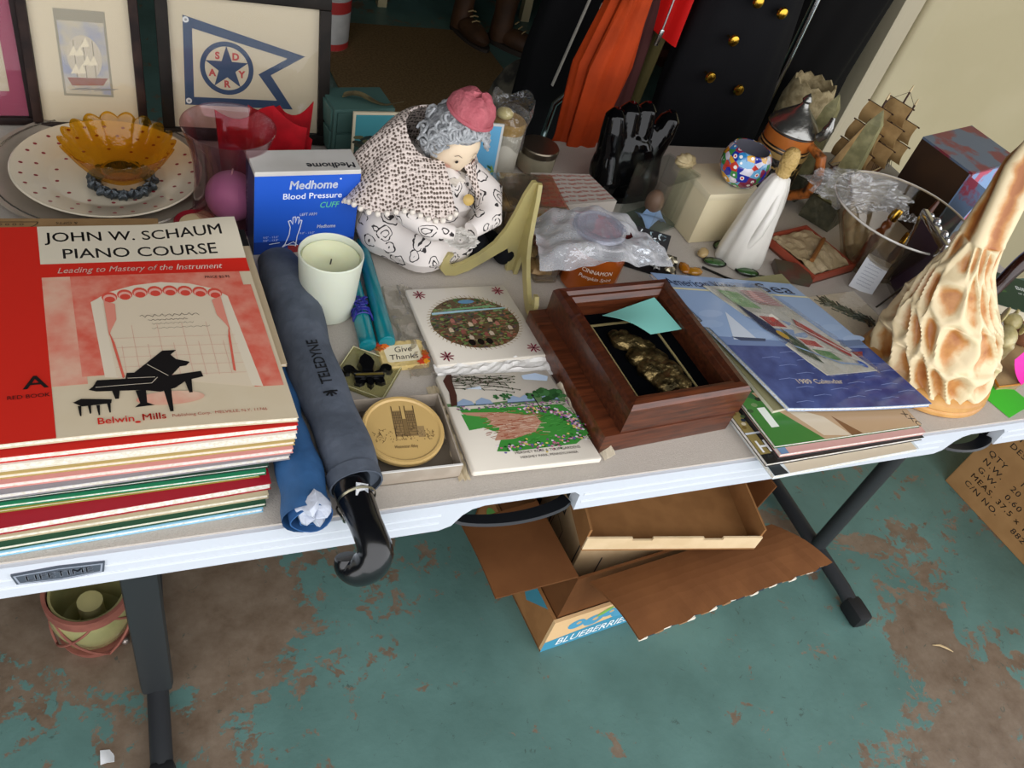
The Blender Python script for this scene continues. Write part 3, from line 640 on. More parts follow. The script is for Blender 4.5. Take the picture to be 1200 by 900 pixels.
# ================================================================ platter, plate, bowl
c = (-.06, 1.085); tr_ = thing('silver_tray', 'large round silver tray under the dotted plate', 'tray', (c[0], c[1], TT + .001))
f = MB(); f.lathe([(0, .004), (.115, .004), (.125, .008), (.142, .013), (.1465, .0135), (.1475, .011), (.142, .009), (.126, .003), (.115, 0), (0, 0)], 64); obj('tray_body', f, M('#b5aa9b', rough=.3, metal=.35, hex2='#a99e8e', vs=12), tr_)
f = MB(); f.lathe([(.138, .0125), (.1395, .0140), (.141, .0125)], 64); obj('rim_bead', f, M('#c2b9ad', rough=.25, metal=.9), tr_)
t = thing('dotted_plate', 'cream plate with red dots lying on the silver tray', 'plate', (-.056, 1.075, TT + .006))
pr_ = [(.0, .004), (.07, .004), (.078, .006), (.085, .011), (.112, .0175), (.1175, .019)]
f = MB(); f.lathe([(0, 0), (.07, 0), (.08, .003), (.115, .0155), (.1195, .0185), (.1175, .0198)] + pr_[::-1][1:], 64); pt = obj('plate_body', f, M('#d8cdb6', rough=.22, coat=.4), t)
def plz(r):
    for (a, za), (b, zb_) in zip(pr_, pr_[1:]):
        if r <= b: return za + (zb_ - za) * (r - a) / (b - a)
    return .0195
k = Ink(); rp = random.Random(2)
for n_, rr in ((14, .066), (20, .089), (26, .106)):
    for i in range(n_):
        a = 2 * PI * (i + .3 * (n_ % 3)) / n_ + rp.uniform(-.04, .04); k.ell(rr * math.cos(a), rr * math.sin(a), .0026, .0023, '#8e2430', 10)
k.build('red_dots', pt, fn=lambda x, y, h: Vector((x, y, plz(math.hypot(x, y)) + .0003)), rough=.3)['kind'] = 'stuff'
t = thing('pewter_wreath', 'dark pewter ring of flowers under the amber bowl', 'trivet', (-.040, 1.052, TT + .0115))
for i in range(16):
    a = 2 * PI * i / 16; f = MB(); f.ball((0, 0, .006), (.0085, .0085, .006), nu=10, nv=6, fn=lambda d: 1 + .22 * math.cos(5 * math.atan2(d.y, d.x))); obj('rosette', f, M('#4a5054', rough=.3, metal=.7, bump=.6, bs=300), t, loc=(.036 * math.cos(a), .036 * math.sin(a), .0), rot=(0, 0, i * 37))
f = MB(); f.lathe([(.028, 0), (.034, 0), (.034, .004), (.028, .004), (.028, 0)], 32); obj('ring', f, M('#4a5054', rough=.35, metal=.7), t)
t = thing('amber_bowl', 'scalloped amber glass bowl on the pewter ring', 'bowl', (-.040, 1.052, TT + .025))
def pet(t_, r, zz, i): k_ = max(0, min(1, (zz - .006) / .03)); return (r * (.955 + .085 * k_ * abs(math.cos(9 * t_)) ** .8), zz + .005 * k_ * abs(math.cos(9 * t_)) * (zz > .02))
f = MB(); f.lathe([(.0, .0), (.026, 0), (.032, .004), (.044, .014), (.057, .03), (.067, .047), (.0685, .05), (.065, .049), (.055, .033), (.042, .018), (.03, .009), (.0, .007)], 216, fn=pet)
obj('bowl_body', f, film('#f2d264', .90, .05, .12, 60, milky=.25, edge=.30), t)
f = MB(); f.lathe([(.022, .0085), (.024, .0105), (.026, .0085)], 32); obj('base_ring', f, M('#a87410', rough=.1, trans=.5), t)
# flat carton with upside-down print in front of the tray
t = thing('flat_carton', 'flat brown cardboard box with upside-down print in front of the silver tray', 'box', (-.30, .914, TT + .0005), 0)
f = MB(); f.box(0, .30, 0, .032, 0, .030, bev=.001); o = obj('body', f, M('#a5845a', rough=.75, hex2='#9c7b52', vs=25), t, smooth=False)
k = Ink(); k.text('HOUSEWARES', -.215, -.012, .009, '#3a2c1c', wdt=.04); k.text('& GIFTS', -.208, -.024, .007, '#3a2c1c'); k.line([(-.125 + .04 * math.cos(a), -.024 + .018 * math.sin(a)) for a in [PI * i / 14 for i in range(15)]], .0012, '#3a2c1c'); k.line([(-.165, -.024), (-.085, -.024)], .0012, '#3a2c1c'); k.text('o o o o', -.15, -.021, .009, '#3a2c1c'); k.text('POTPOURRI', -.055, -.014, .008, '#3a2c1c', wdt=.034); k.text('& OIL', -.045, -.024, .007, '#3a2c1c')
k.build('print', o, m=T(0, .032, .03) @ Rz(180) @ T(-.0, .032, 0) @ T(0, 0, 0))
t = thing('maroon_dish', 'small maroon dish with a cream inside behind the piano book corner', 'dish', (.046, .952, TT + .001))
f = MB(); f.lathe([(0, 0), (.02, 0), (.024, .004), (.0275, .02), (.026, .021), (.021, .018), (.0, .016)], 32); obj('dish_body', f, M('#7d1420', rough=.35), t)
f = MB(); f.lathe([(.0205, .0183), (.014, .0195), (0, .0195)], 24); obj('filling', f, M('#cfb98e', rough=.6), t)

# ================================================================ pink vase, ball candle, red napkin, cuff box
t = thing('pink_vase', 'flared rose pink glass hurricane vase behind the cuff box', 'vase', (.092, .985, TT + .001))
f = MB(); f.lathe([(0, 0), (.044, 0), (.049, .006), (.047, .03), (.044, .06), (.045, .09), (.05, .118), (.058, .142), (.0585, .1435), (.0565, .1425), (.0485, .118), (.043, .09), (.042, .06), (.045, .03), (.044, .009), (0, .007)], 56); obj('vase_body', f, film('#eed9de', .93, .03, 0, 30, milky=.05, edge=.45), t)
t = thing('ball_candle', 'lilac ball candle inside the pink vase', 'candle', (.094, .980, TT + .0085))
f = MB(); f.ball((0, 0, .034), .034, nu=28, nv=18); obj('wax_ball', f, M('#dcb6e2', rough=.3, coat=.2), t)
f = MB(); f.tube([(0, 0, .066), (.002, 0, .076)], .0012, 6); obj('wick', f, M('#ddd8cc'), t)
t = thing('red_napkin', 'red folded fabric napkin standing behind the pink vase', 'napkin', (.14, 1.085, TT + .001))
RF = M('#b31420', rough=.6, hex2='#960f19', vs=30, spec=.3)
for i, (pts, th) in enumerate((([(-.05, -.01), (.0, -.035), (.05, -.012), (.02, .005)], .135), ([(-.0, .02), (.04, -.01), (.072, .0), (.04, .03)], .118), ([(-.03, .0), (.02, -.012), (.06, .01), (.02, .028)], .1))):
    f = MB(); f.sheet(lambda u, v: Vector((pts[0][0] + (pts[2][0] - pts[0][0]) * u + .01 * v * (u - .5) * 2, (-.02 + .05 * abs(u - .5) * 2 * (1 if i % 2 else -1)) * .6 + pts[i % 2 + 1][1] * .5 + .012 * v, th * v * (1 - .16 * abs(math.sin(u * 5 + i))))), 14, 6, .0015); obj('fold', f, RF, t, smooth=False)
f = MB(); rp = random.Random(9)
t = thing('tinsel_ball', 'silver grey tinsel ball beside the red napkin', 'ornament', (.183, 1.112, TT + .062))
f.ball((0, 0, 0), .022, nu=20, nv=14, fn=lambda d: 1 + .1 * noise.noise(d * 9)); obj('core', f, M('#8b8880', rough=.5, bump=1, bs=300), t)
f = MB()
for i in range(90):
    d = Vector((rp.gauss(0, 1), rp.gauss(0, 1), rp.gauss(0, 1))).normalized(); f.tube([d * .020, d * .026 + Vector((rp.uniform(-.004, .004), rp.uniform(-.004, .004), 0))], [.0009, .0003], 4)
o = obj('tinsel', f, M('#a9a69c', rough=.3, metal=.6), t); o['kind'] = 'stuff'
f = MB(); f.lathe([(.012, -.062), (.016, -.058), (.004, -.05), (.003, -.02)], 16); obj('stem', f, M('#8b8880', rough=.4, metal=.5), t)
t = thing('cuff_box', 'blue and white blood pressure cuff box standing upright', 'box', (.114, .905, TT + .0005), 5)
BW, BH, BD = .136, .127, .05
f = MB(); f.box(0, BW, 0, BD, 0, BH, bev=.0008); o = obj('carton', f, M('#c9c6c0', rough=.4, hex2='#bdb9b2', vs=10), t, smooth=False)
k = Ink(); k.rect(0, BW, 0, BH - .006, '#1c55c0'); k.rect(0, BW, 0, .02, '#14398a')
k.rect(.045, .075, 0, .012, '#8d2a2c')
wht = '#e9edf4'
k.text('Medhome', .044, .101, .0175, wht, wdt=.062, bold=.05, shear=.12); k.text('Blood Pressure', .036, .086, .0125, wht, wdt=.077, bold=.015); k.text('CUFF', .085, .071, .0125, '#5fc58a', wdt=.026, bold=.015, shear=.2); k.ell(.1095, .1145, .0012, .0012, wht, 8)
k.text('LEFT ARM', .059, .0595, .006, wht, wdt=.022, bold=.02); k.text('Medhome', .083, .0385, .0075, wht, wdt=.025, bold=.05, shear=.12)
hand = [(.040, .012), (.046, .030), (.047, .042), (.044, .052), (.047, .053), (.050, .047), (.050, .058), (.053, .0585), (.0535, .049), (.0555, .058), (.058, .0575), (.0575, .047), (.060, .053), (.062, .052), (.060, .040), (.057, .028), (.055, .010)]
k.line(hand, .0011, wht); k.line([(.030, .0), (.040, .014), (.056, .012)], .001, wht); k.line([(.026, .004), (.052, .018), (.058, .012)], .001, wht); k.line([(.020, .016), (.034, .018)], .0008, wht)
for x, y in ((.012, .026), (.012, .021), (.06, .03)): k.text('9.0" - 13.0"', x, y, .0045, '#b9c8ea', wdt=.02)
k.build('front_print', o, m=Rx(90))
k = Ink(); k.text('Medhome', -.045, .032, .017, '#232a3c', wdt=.062, bold=.05, rot=0); k.build('lid_print', o, m=T(.068, .0045, BH) @ Rz(180) @ T(-.02 + .003, -.045, 0))
k = Ink(); k.rect(0, BD, 0, BH - .006, '#2c3350'); k.text('MEDHOME', .01, .02, .016, '#a8aebd', rot=90, wdt=.07); k.build('side_print', o, m=Matrix(((0, 0, -1, 0), (-1, 0, 0, BD), (0, 1, 0, 0), (0, 0, 0, 1))))

# ================================================================ candles
t = thing('jar_candle', 'cream candle in a frosted white glass cup', 'candle', (.190, .790, TT + .001))
f = MB(); f.lathe([(0, 0), (.030, 0), (.0335, .003), (.0355, .03), (.0385, .078), (.0395, .090), (.0385, .0915), (.037, .09), (.0345, .05), (.0325, .014), (0, .012)], 48); obj('frosted_cup', f, M('#e0e4d2', rough=.35, trans=.25, ior=1.3, spec=.4, sub=.2), t)
f = MB(); f.lathe([(0, .013), (.0318, .0135), (.0342, .05), (.0365, .082), (.034, .084), (.027, .081), (.021, .075), (.012, .073), (0, .0725)], 48); obj('wax', f, M('#e0e2bd', rough=.45, sub=.4), t)
f = MB(); f.tube([(0, 0, .073), (.001, .001, .08)], .001, 6); obj('wick', f, M('#3a342c'), t)
def taper(p0, p1, label, ribbon):
    t = thing('taper_candle', label, 'candle', (0, 0, 0), 0, 'teal taper candles')
    a, b = Vector((p0[0], p0[1], TT + .0118)), Vector((p1[0], p1[1], TT + .010)); d = b - a
    f = MB(); pts = [a + d * v for v in (0, .006, .02, .05, .3, .7, .97, 1)]; f.tube(pts, [.0075, .0103, .0111, .0113, .011, .0095, .0075, .003], 20); obj('wax_body', f, M('#107d86', rough=.22, hex2='#0e727c', vs=20, coat=.5, sub=.1), t)
    f = MB(); f.tube([b, b + d.normalized() * .012 + Vector((0, 0, .003))], .0009, 6); obj('wick', f, M('#d9d4c4'), t)
    if ribbon:
        rr = random.Random(4); f = MB(); c = a + d * .32
        for i in range(9):
            w_ = rr.uniform(-.02, .02); f.tube([c + Vector((.0122 * math.cos(q), w_ * .8 + (i - 4) * .002 * math.cos(q * 2), .0122 * math.sin(q) + (.0015 if i % 2 else 0))) for q in [PI * j / 10 for j in range(11)]], .0011, 6)
        for i in range(6): f.tube([c + Vector((rr.uniform(-.012, .012), rr.uniform(-.02, .02), .0135)) for _ in range(3)], .0011, 6)
        obj('ribbon', f, M('#24277e', rough=.35), t)
    return t
taper((.2255, .706), (.2365, .905), 'left teal taper candle tied with dark blue ribbon', True)
taper((.2505, .709), (.2615, .925), 'right teal taper candle lying beside the clear wrapper', False)
# crumpled clear wrapper beside the tapers
f = MB(); f.sheet(lambda u, v: Vector((.268 + .045 * u + .008 * noise.noise(Vector((u * 4, v * 5, 1))), .655 + .17 * v, TT + .0015 + .012 * abs(noise.noise(Vector((u * 5, v * 9, 3)))) + .004 * math.sin(PI * u))), 14, 30, .0004)
tag(obj('clear_wrapper', f, film('#f4f2ec', .80, .15, .15, 40, milky=.4, edge=.5)), 'crumpled clear cellophane between the tapers and the oval tile', 'wrapper')

# ================================================================ little plaques
c = at(471, 419, TT); t = thing('give_thanks_plaque', 'small ceramic Give Thanks plaque edged with autumn leaves', 'plaque', (c.x, c.y, TT + .001), 2)
f = MB(); f.prism([(x * (1 + .04 * math.cos(9 * i)), y) for i, (x, y) in enumerate(rrect(-.031, .031, -.023, .023, .006, 5))], 0, .007, top=.95); o = obj('tablet', f, M('#d9c184', rough=.35, hex2='#cbb06e', vs=120, bump=.4, bs=200), t)
k = Ink(); k.poly(rrect(-.0225, .0225, -.0145, .0145, .003), '#e6dcbf'); k.text('Give', .002, .002, .0135, '#332418', wdt=.022, align='c', bold=.008, shear=.15); k.text('Thanks', 0, -.0105, .0125, '#332418', wdt=.036, align='c', bold=.008, shear=.15); k.build('lettering', o, m=T(0, 0, .007))
rl = random.Random(8)
for i, (x, y) in enumerate(((-.026, .017), (-.019, .02), (-.027, .01), (-.01, .0205), (.026, -.012), (.024, -.019), (.027, -.005), (-.02, .013), (.018, -.0195))):
    f = MB(); f.prism([(.006 * (1 if j % 2 else .5) * math.cos(2 * PI * j / 10), .005 * (1 if j % 2 else .5) * math.sin(2 * PI * j / 10)) for j in range(10)], 0, .0018); obj('leaf', f, M(['#c23c1e', '#d9931f', '#a5521b', '#d96a1a'][i % 4], rough=.4), o, smooth=False, loc=(x, y, .0068 + .0002 * i), rot=(0, 0, rl.uniform(0, 90)))
c = at(430, 440, TT); t = thing('fleur_de_lis_coaster', 'clear square coaster with a black fleur-de-lis', 'coaster', (c.x, c.y, TT + .0008), -35)
f = MB(); f.box(-.034, .034, -.034, .034, 0, .004, bev=.001); o = obj('clear_slab', f, M('#d6cf96', rough=.1, trans=.75, ior=1.4), t)
f = MB(); f.lathe([(.0325, .004), (.0335, .0046), (.034, .004)], 4, Rz(45) @ Matrix.Scale(1.38, 4)); obj('slab_rim', f, M('#e6e0b4', rough=.15, trans=.4), o)
BKG = M('#0b0b0d', rough=.12, coat=.6); mfl = Rz(32)
def petal(pts, h): 
    f = MB(); f.prism(pts, .0042, .0042 + h, mfl, top=.82); return obj('petal', f, BKG, t)
petal([(-.007, -.004), (.007, -.004), (.0115, .010), (.008, .021), (0, .029), (-.008, .021), (-.0115, .010)], .008)
for s in (-1, 1):
    pts = [(.004, -.006), (.012, -.002), (.016, .006), (.020, .0095), (.026, .0095), (.031, .005), (.031, -.001), (.027, -.006), (.022, -.005), (.0225, -.001), (.019, .0), (.013, -.009)]
    petal([(s * x, y) for x, y in (pts if s > 0 else pts[::-1])], .0065)
    pts = [(.003, -.014), (.008, -.013), (.013, -.016), (.018, -.015), (.019, -.021), (.013, -.024), (.007, -.021)]; petal([(s * x, y) for x, y in (pts if s > 0 else pts[::-1])], .005)
petal([(-.004, -.014), (.004, -.014), (.004, -.024), (0, -.029), (-.004, -.024)], .006)
f = MB(); f.box(-.018, .018, -.0135, -.0075, .0042, .0125, mfl, bev=.001); o2 = obj('band', f, BKG, t)
f = MB(); f.box(-.0165, .0165, -.0118, -.0092, .0125, .0131, mfl); obj('gold_line', f, M('#8d7b3a', rough=.3, metal=.6), o2)

# ================================================================ coaster box
t = thing('coaster_box', 'open grey card box holding a round coaster', 'box', (.181, .503, TT + .0005), -1)
W, D, Hh = .105, .108, .022; CG = M('#a39788', rough=.8, hex2='#978b7c', vs=40); CGi = M('#6f6455', rough=.85)
f = MB(); f.box(0, W, 0, D, 0, .002); obj('bottom_panel', f, CGi, t, smooth=False)
for a in ((0, W, 0, .0016), (0, W, D - .0016, D), (0, .0016, .0016, D - .0016), (W - .0016, W, .0016, D - .0016)): f = MB(); f.box(*a, .002, Hh); obj('side_panel', f, CG, t, smooth=False)
f = MB(); f.box(0, W, -.0004, .0018, Hh, Hh + .0012); obj('white_edge', f, M('#d9d6d0', rough=.8), t, smooth=False)
t = thing('cathedral_coaster', 'round tan coaster engraved with a twin-towered cathedral', 'coaster', (.2325, .560, TT + .0145), -4, rot=(4, 0, -4))
f = MB(); f.lathe([(0, 0), (.043, 0), (.0465, .003), (.047, .008), (.0455, .0105), (.0425, .0105), (.0405, .009), (0, .009)], 56); o = obj('disc', f, M('#c8a76a', rough=.4, coat=.2), t)
k = Ink(); dk = '#4a3826'; rc = random.Random(6)
for x0 in (-.009, .006):
    k.rect(x0, x0 + .010, -.010, .026, '#8d734a'); k.line([(x0, -.01), (x0, .028)], .0009, dk); k.line([(x0 + .010, -.01), (x0 + .010, .028)], .0009, dk)
    for j in range(9): k.line([(x0, -.008 + j * .004), (x0 + .010, -.008 + j * .004)], .0005, dk)
    for j in range(4): k.line([(x0 + .002 + .002 * j, .0 + .008 * (j % 2)), (x0 + .002 + .002 * j, .024)], .0006, dk)
    for j in (0, .010): k.line([(x0 + j, .026), (x0 + j, .0325)], .001, dk)
k.rect(.001, .006, -.010, .014, '#7d6540'); k.rect(.016, .024, -.012, .003, '#9a8056')
for j in range(150):
    x = rc.uniform(-.033, .033); y = rc.uniform(-.016, -.004 + .012 * abs(math.sin(x * 90)) * (1 - abs(x) / .04)); k.line([(x, y), (x + rc.uniform(-.002, .002), y + rc.uniform(-.002, .003))], .0005, dk)
k.text('Westminster Abbey', 0, -.026, .006, dk, align='c', wdt=.026, shear=.2); k.build('engraving', o, m=T(0, 0, .0091), step=.000004)

# ================================================================ tiles
def tile(label, q, z0, tilt=0):
    bl = Vector((q[0][0], q[0][1], z0)); t = thing('ceramic_tile', label, 'tile', bl, 0)
    fm0 = quadmap(q, z0); fm = lambda u, v, h=0: fm0(u, v, h) - bl + Vector((0, 0, tilt * v))
    f = MB(); f.recalc = True; P = rrect(0, 1, 0, 1, .02, 3); th = .0065
    a = [f.bm.verts.new(fm(x, y, 0)) for x, y in P]; b = [f.bm.verts.new(fm(x, y, th - .001)) for x, y in P]; c = [f.bm.verts.new(fm(.5 + (x - .5) * .985, .5 + (y - .5) * .985, th)) for x, y in P]
    n = len(P); f._f(a[::-1]); f._f(c)
    for lo, hi in ((a, b), (b, c)):
        for i in range(n): f._f([lo[i], lo[(i + 1) % n], hi[(i + 1) % n], hi[i]])
    o = obj('glazed_slab', f, M('#d6cec0', rough=.18, coat=.3), t, sharp=60); return t, o, (lambda x, y, h: fm(x / .15, y / .15, th + h))
tis = M('#d6d0c6', rough=.85, bump=.3, bs=60)
def tissue(name, label, fn, nu=16, nv=10, mat=tis): 
    f = MB(); f.sheet(fn, nu, nv, .0005); return tag(obj(name, f, mat, smooth=False), label, 'tissue paper')
tissue('tissue_paper', 'white tissue paper crumpled between the two tiles', lambda u, v: Vector((.30 + .16 * u, .640 + .030 * v, TT + .0045 + .010 * abs(noise.noise(Vector((u * 8, v * 4, 0)))) + .004 * v)), 26, 8, M('#dedbd6', rough=.85))
tissue('tissue_paper', 'cream tissue paper sticking out at the right of the garden tile', lambda u, v: Vector((.452 + .012 * u + .014 * (1 - v) * 1.2, .497 + .125 * v, TT + .002 + (.022 * u + .010 * abs(noise.noise(Vector((u * 3, v * 9, 5))))) * (.4 + .6 * v))), 8, 22, M('#cbbfa8', rough=.85))
tissue('tissue_paper', 'cream tissue paper peeping out left of the garden tile', lambda u, v: Vector((.284 + .014 * u, .495 + .145 * v, TT + .001 + .007 * abs(noise.noise(Vector((u * 4, v * 10, 9)))))), 6, 20, M('#c3b394', rough=.85))
t, o, fm = tile('white tile printed with an oval townscape and red corner flowers', [(.303, .664), (.457, .668), (.443, .812), (.298, .810)], TT + .006)
k = Ink(); rt = random.Random(11); k.ell(.076, .075, .061, .051, '#5b4a35', 40)
cols = ['#3f5a2f', '#5e7a42', '#6d4030', '#8a5a44', '#3a2a22', '#8f7a5e', '#4b3f4a', '#7a8a4a', '#2f4228']
for i in range(650):
    a = rt.uniform(0, 2 * PI); r = math.sqrt(rt.random()); x, y = .076 + .060 * r * math.cos(a), .075 + .050 * r * math.sin(a)
    c_ = cols[rt.randrange(9)] if y < .095 or rt.random() < .3 else ['#6f8a5a', '#4d6a3f', '#8a7a5a'][rt.randrange(3)]
    k.ell(x, y, rt.uniform(.001, .0045), rt.uniform(.0007, .002), c_, 7, rt.uniform(-.4, .4))
k.poly([(.022, .094), (.13, .099), (.131, .101), (.06, .1), (.022, .098)], '#9fc0cc'); k.poly([(.03, .100), (.12, .104), (.11, .107), (.05, .104)], '#6b9a6a'); k.ell(.078, .117, .012, .004, '#5b87a8', 14)
for i in range(12): x = .035 + i * .0075; y = .058 + .018 * math.sin(i * 1.7); k.poly([(x, y), (x + .006, y), (x + .006, y + .006), (x + .003, y + .009), (x, y + .006)], ['#c4b094', '#a2685a', '#8a5045', '#bfae98'][i % 4])
for x in (.058, .070, .082): k.ell(x, .036, .0045, .006, '#17120f', 12)
for i in range(60): a = 2 * PI * i / 60; k.line([(.076 + .060 * math.cos(a), .075 + .050 * math.sin(a)), (.076 + .0655 * math.cos(a + .05), .075 + .0555 * math.sin(a + .05))], .0008, '#8a7340')
for x, y in ((.016, .136), (.134, .137), (.017, .014), (.136, .016)):
    for i in range(8): a = 2 * PI * i / 8; k.ell(x + .0055 * math.cos(a), y + .0055 * math.sin(a), .0042, .0012, '#7d2f3e', 8, a)
    k.ell(x, y, .002, .002, '#4a1a24', 8)
k.build('picture_print', o.parent, fn=fm, step=.0000006, lift=.00015, rough=.25)
t, o, fm = tile('white tile printed with a garden path, lawn and tulips', [(.299, .497), (.461, .493), (.446, .643), (.297, .648)], TT + .005)
k = Ink(); rt = random.Random(12)
k.poly([(.0, .098), (.15, .094), (.15, .1), (.13, .108), (.1, .103), (.05, .1), (.0, .103)], '#5f7d52')
k.poly([(.012, .093), (.14, .09), (.15, .07), (.152, .04), (.13, .026), (.05, .024), (.035, .026), (.05, .05), (.02, .07)], '#3f8a3a')
k.poly([(.012, .088), (.06, .084), (.1, .074), (.103, .064), (.09, .05), (.06, .042), (.038, .042), (.05, .06), (.03, .075)], '#b98a72')
k.poly([(.012, .085), (.04, .078), (.044, .07), (.03, .062), (.014, .06)], '#449040')
for i in range(150): x = rt.uniform(.03, .1); y = rt.uniform(.043, .085); k.line([(x, y), (x + rt.uniform(.004, .012), y + rt.uniform(-.002, .002))], .0007, ['#8f4a36', '#a5604a', '#d2b8a2'][i % 3])
for i in range(160): x = rt.uniform(.06, .148); y = rt.uniform(.032, .09); k.line([(x, y), (x + .005, y + .0008)], .0006, ['#2f6a2c', '#58a24c', '#27551f'][i % 3]) if not (x < .104 and .041 < y < .084) else None
for i in range(330):
    v = rt.random(); a = v * 2.0 - .35; x = .095 + .05 * math.cos(a) + rt.gauss(0, .004); y = .056 + .03 * math.sin(a) + rt.gauss(0, .003)
    if i % 3 == 0: x = rt.uniform(.038, .145); y = .030 + rt.gauss(0, .004) + .006 * (x > .11)
    k.ell(x, y, .0017, .0014, ['#c9a0bd', '#e0d4dc', '#7a4a78', '#2f6a2c', '#b56a86', '#1f4a22', '#d8c070', '#6a5a9a'][rt.randrange(8)], 6)
for i in range(110): x = rt.uniform(.01, .15); k.ell(x, .094 + rt.gauss(0, .0016), .0018, .0012, ['#9a6a8a', '#5b7a4a', '#cdb6c4', '#4a5a6a'][rt.randrange(4)], 6)
for cx in (.022, .045, .085, .1, .13): k.poly([(cx - .011, .098), (cx + .011, .098), (cx + .009, .104), (cx, .109), (cx - .009, .104)], '#8fa3bd'); k.line([(cx - .012, .098), (cx + .012, .098)], .0012, '#4a5870')
for cx, r in ((.118, .012), (.130, .016), (.143, .013), (.075, .007), (.062, .005)):
    for i in range(14): k.ell(cx + rt.gauss(0, r * .45), .108 + rt.gauss(0, r * .3), r * .32, r * .26, ['#2f5a30', '#3f7040', '#264a28'][i % 3], 8)
k.poly([(.004, .098), (.008, .12), (.006, .14), (.014, .15), (.02, .15), (.017, .135), (.016, .115), (.012, .1)], '#4a2e26')
for i in range(16):
    x0, y0 = .016, .138 + rt.uniform(-.012, .01); pts = [(x0, y0)]
    for j in range(6): x0 += rt.uniform(.006, .018); y0 += rt.uniform(-.005, .003); pts.append((x0, min(.149, y0)))
    k.line(pts, .0007, '#3a3026')
    for x, y in pts[1:]: k.ell(x, min(.148, y), .0016, .0009, '#3f4a34', 6, rt.uniform(0, 3))
k.line([(.112, .078), (.110, .105)], .0014, '#20242a'); k.ell(.110, .107, .002, .002, '#20242a', 8)
k.poly([(.11, .135), (.14, .13), (.145, .138), (.13, .145), (.11, .142)], '#b9cbe0'); k.poly([(.03, .125), (.05, .122), (.05, .128)], '#c9d4e0')
k.text('HERSHEY ROSE & TULIP GARDENS', .054, .019, .0055, '#3a342e', wdt=.078); k.text('HERSHEY PARK, PENNSYLVANIA', .058, .012, .005, '#3a342e', wdt=.068)
k.build('picture_print', o.parent, fn=fm, step=.0000006, lift=.00015, rough=.25)

# ================================================================ plate easel
EA = M('#d8cc90', rough=.3, trans=.6, ior=1.3, spec=.5)
t = thing('plate_easel', 'translucent amber plastic plate easel opened in a V', 'easel', (.478, .862, TT + .001))
prof = [(.0, .0), (.014, .0), (.016, .025), (.022, .042), (.036, .034), (.055, .022), (.078, .009), (.098, .003), (.114, .006), (.124, .018), (.123, .034), (.115, .043), (.107, .041), (.112, .034), (.112, .025), (.104, .020), (.088, .024), (.066, .036), (.046, .053), (.033, .075), (.025, .1), (.018, .13), (.010, .15), (.004, .15), (.0, .138), (.004, .1), (.0, .07)]
for nm, a in (('easel_arm', 188), ('easel_arm', 262)):
    f = MB(); f.prism(prof, -.003, .003, Rz(a) @ Rx(90)); obj(nm, f, EA, t, smooth=False)
for zz in (.05, .075, .1, .12): f = MB(); f.lathe([(0, 0), (.0035, 0), (.0035, .014), (0, .014)], 10, T(0, 0, zz)); obj('hinge_pin', f, EA, t)

# ================================================================ cloth doll
def rose_mat():
    m = bpy.data.materials.new('mat_rose_print'); m.use_nodes = True; N, L = nodes_of(m); b = N['Principled BSDF']; tc = N.new('ShaderNodeTexCoord')
    nz = N.new('ShaderNodeTexNoise'); nz.inputs['Scale'].default_value = 45; L.new(tc.outputs['Object'], nz.inputs['Vector'])
    ad = N.new('ShaderNodeMixRGB'); ad.inputs[0].default_value = .022; L.new(tc.outputs['Object'], ad.inputs[1]); L.new(nz.outputs['Color'], ad.inputs[2])
    v = N.new('ShaderNodeTexVoronoi'); v.inputs['Scale'].default_value = 36; v.inputs['Randomness'].default_value = .75; L.new(ad.outputs[0], v.inputs['Vector'])
    s = N.new('ShaderNodeMath'); s.operation = 'MULTIPLY'; s.inputs[1].default_value = 34; L.new(v.outputs['Distance'], s.inputs[0])
    sn = N.new('ShaderNodeMath'); sn.operation = 'SINE'; L.new(s.outputs[0], sn.inputs[0])
    r1 = N.new('ShaderNodeValToRGB'); r1.color_ramp.elements[0].position = .5; r1.color_ramp.elements[1].position = .68; L.new(sn.outputs[0], r1.inputs[0])
    r2 = N.new('ShaderNodeValToRGB'); r2.color_ramp.elements[0].position = .50; r2.color_ramp.elements[1].position = .54; r2.color_ramp.elements[0].color = (1, 1, 1, 1); r2.color_ramp.elements[1].color = (0, 0, 0, 1); L.new(v.outputs['Distance'], r2.inputs[0])
    n2 = N.new('ShaderNodeTexNoise'); n2.inputs['Scale'].default_value = 120; L.new(tc.outputs['Object'], n2.inputs['Vector']); r3 = N.new('ShaderNodeValToRGB'); r3.color_ramp.elements[0].position = .36; r3.color_ramp.elements[1].position = .42; L.new(n2.outputs['Fac'], r3.inputs[0])
    m1 = N.new('ShaderNodeMath'); m1.operation = 'MULTIPLY'; L.new(r1.outputs[0], m1.inputs[0]); L.new(r2.outputs[0], m1.inputs[1]); m2 = N.new('ShaderNodeMath'); m2.operation = 'MULTIPLY'; L.new(m1.outputs[0], m2.inputs[0]); L.new(r3.outputs[0], m2.inputs[1])
    mx = N.new('ShaderNodeMixRGB'); mx.inputs[1].default_value = lin('#d8d0ca'); mx.inputs[2].default_value = lin('#2a2424'); L.new(m2.outputs[0], mx.inputs[0]); L.new(mx.outputs[0], b.inputs['Base Color']); b.inputs['Roughness'].default_value = .85
    return m
